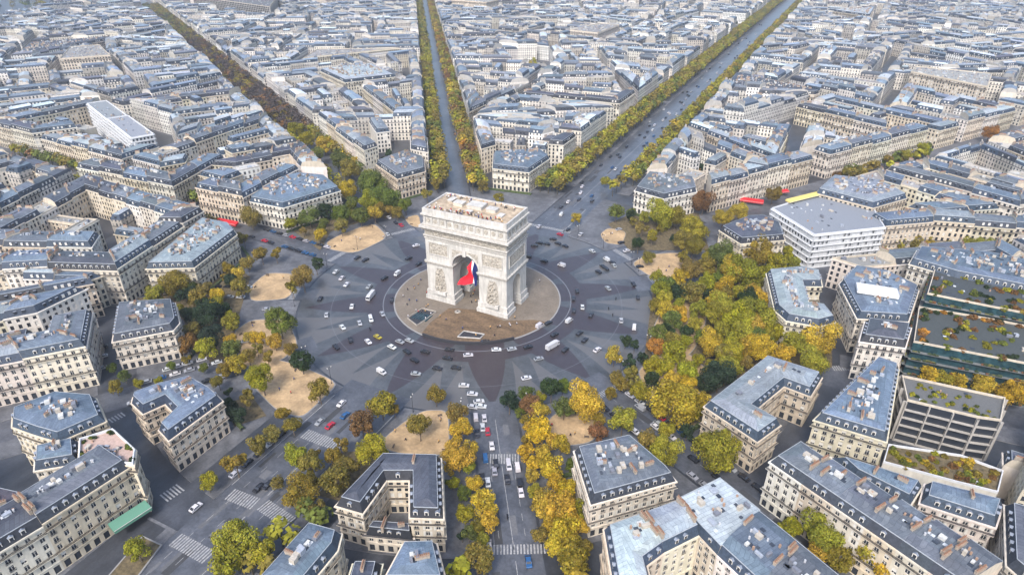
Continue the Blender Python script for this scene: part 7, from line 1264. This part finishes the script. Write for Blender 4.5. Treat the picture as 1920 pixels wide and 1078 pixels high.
for i in range(60):
    k = rt.choice(ORDER); a, d = AZ[k]+rt.uniform(8, 22), rt.uniform(94, 112)
    x, y = d*sin(radians(a)), d*cos(radians(a))
    if not any(inside(K, x, y) for K in traced): person(x, y, .21, 'walkers in the little gardens', 'in the gardens and pavements round the roundabout')
for i in range(10): person(rt.uniform(-6, 6), rt.uniform(-12, 10), .232, 'visitors below the vault', 'under the great archway')
lm = MB(); lm.tube((0, 0, 0), (0, 0, .8), .22, .16, 'iron', 8); lm.tube((0, 0, .8), (0, 0, 8.5), .1, .07, 'iron', 6); lm.box((0, 0, 8.5), .12, 1.8, .1, 'iron'); LPOLE = lm.mesh('pole')
lm = MB(); lm.tube((0, -.85, 8.0), (0, -.85, 8.5), .12, .28, 'frame', 8); lm.tube((0, .85, 8.0), (0, .85, 8.5), .12, .28, 'frame', 8); LHEAD = lm.mesh('lantern')
LN = 0
for i in range(12):
    for da in (-8, 8):
        k = ORDER[i]; a = AZ[k]+da*(1.6 if HW[k] > 30 else 1); x, y = 92.5*sin(radians(a)), 92.5*cos(radians(a))
        t = empty('street_lamp', (x, y, .13), 'black street lamp, %s kerb, avenue mouth %s' % (('anticlockwise', 'clockwise')[da > 0], VIEWN[k]), 'street lamp', 'street lamps round the roundabout', rz=-radians(a))
        link('pole', LPOLE, t); link('lantern', LHEAD, t)
def awning(a, b, z, d, mname, label, n=1, hang=1.2):
    L = hypot(b[0]-a[0], b[1]-a[1]); ux, uy = (b[0]-a[0])/L, (b[1]-a[1])/L; nx, ny = uy, -ux
    if nx*(CAM[0]-a[0])+ny*(CAM[1]-a[1]) < 0: nx, ny = -nx, -ny
    b_ = MB(); A, B_ = (a[0], a[1], z+1), (b[0], b[1], z+1); C_, D_ = (b[0]+nx*d, b[1]+ny*d, z), (a[0]+nx*d, a[1]+ny*d, z)
    b_.face([A, B_, C_, D_], mname); b_.face([D_, C_, (C_[0], C_[1], z-hang), (D_[0], D_[1], z-hang)], mname)
    b_.face([A, D_, (D_[0], D_[1], z-hang), (A[0], A[1], z-.1)], mname); b_.face([B_, C_, (C_[0], C_[1], z-hang), (B_[0], B_[1], z-.1)], mname)
    b_.box(((C_[0]+D_[0])/2, (C_[1]+D_[1])/2, z-.08), L, .12, .12, 'frame', rot=atan2(uy, ux))
    return tag(b_.build('awning'), label, 'awning')
r1 = MISC['red']; awning(r1[0], r1[1], 3.2, 3.6, 'red', 'bright red cafe awning wrapped round the corner at upper right', hang=.9)
r1 = MISC['red2']; awning(r1[0], r1[1], 3.6, 3, 'red', 'long red shop awning below the balconied row at upper left')
r1 = MISC['green']; awning(r1[0], r1[1], 5.0, 3.6, 'green', 'green striped cafe awning at lower left beside the wide avenue')
y1_ = MISC['yellow']; awning(y1_[0], y1_[1], 21.5, 3.5, 'yellow', 'long pale yellow canopy on the roofs behind the scaffolded office', hang=.3)
r1 = MISC['red3']; awning(r1[0], r1[1], 3.6, 3, 'red', 'small red shop awning further right at the foot of the corner house', hang=.6)
def onroof(label, col, n_, R_, names, edge=True):
    root, P, cap, z, H, c_ = ROOTS[label]; done = 0
    for _ in range(n_*8):
        i = rt.randrange(len(cap)); q = lerp(lerp(cap[i], cap[(i+1) % len(cap)], rt.random()), cen(cap), rt.uniform(.03, .15 if edge else .8))
        if not inside(cap, *q): continue
        shrub(q[0], q[1], z+.3, R_*rt.uniform(.7, 1.3), rt.choice(col), names); done += 1
        if done >= n_: break
keys = list(ROOTS)
def fk(s): return [k for k in keys if s in k][0]
onroof(fk('pink tiled'), 'DGR', 22, .9, 'small potted plant on the edge of the pink roof terrace')
onroof(fk('ribbon windows'), 'GLLD', 34, 1.0, 'green roof garden plant on top of the ribbon-windowed office', False)
onroof(fk('garden roof'), 'GLORY', 44, 1.5, 'autumn shrub in the garden roof below the ribbon-windowed office', False)
onroof(fk('upper tier'), 'DGOR', 30, 1.9, 'planter shrub on the terrace of the upper dark glass tier')
onroof(fk('upper tier'), 'DGLR', 34, 1.7, 'shrub in the roof garden of the upper dark glass tier', False)
onroof(fk('lower tier'), 'GRRAD', 36, 1.9, 'planter shrub on the terrace of the lower dark glass tier')
onroof(fk('lower tier'), 'GLDLR', 44, 1.7, 'shrub in the roof garden of the lower dark glass tier', False)
for nm_, s_, ww in (('curved cream corner', 'white canopy', 0),):
    root, P, cap, z, H, c_ = ROOTS[fk(nm_)]
    c2 = lerp(c_, (CAM[0], CAM[1]), .03); b_ = MB(); b_.box((c2[0], c2[1], z+.5), 17, 8, 1.4, 'white', rot=.1); tag(b_.build('roof_canopy'), 'big white roof canopy on the curved corner block', 'canopy')
HZ = bpy.data.materials.new("haze"); HZ.use_nodes = True
n, l = HZ.node_tree.nodes, HZ.node_tree.links; n.remove(n["Principled BSDF"])
v = n.new("ShaderNodeVolumePrincipled"); v.inputs["Color"].default_value = (.8, .89, 1, 1); v.inputs["Density"].default_value = 0.00012; v.inputs["Anisotropy"].default_value = .2
l.new(v.outputs[0], n["Material Output"].inputs["Volume"])
M['haze'] = HZ
hb = MB(); hb.box((-400, 1250, -1), 5700, 4400, 181, 'haze', bottom=True); tag(hb.build('haze'), 'thin pale autumn haze over the whole city', 'haze', kind='stuff')
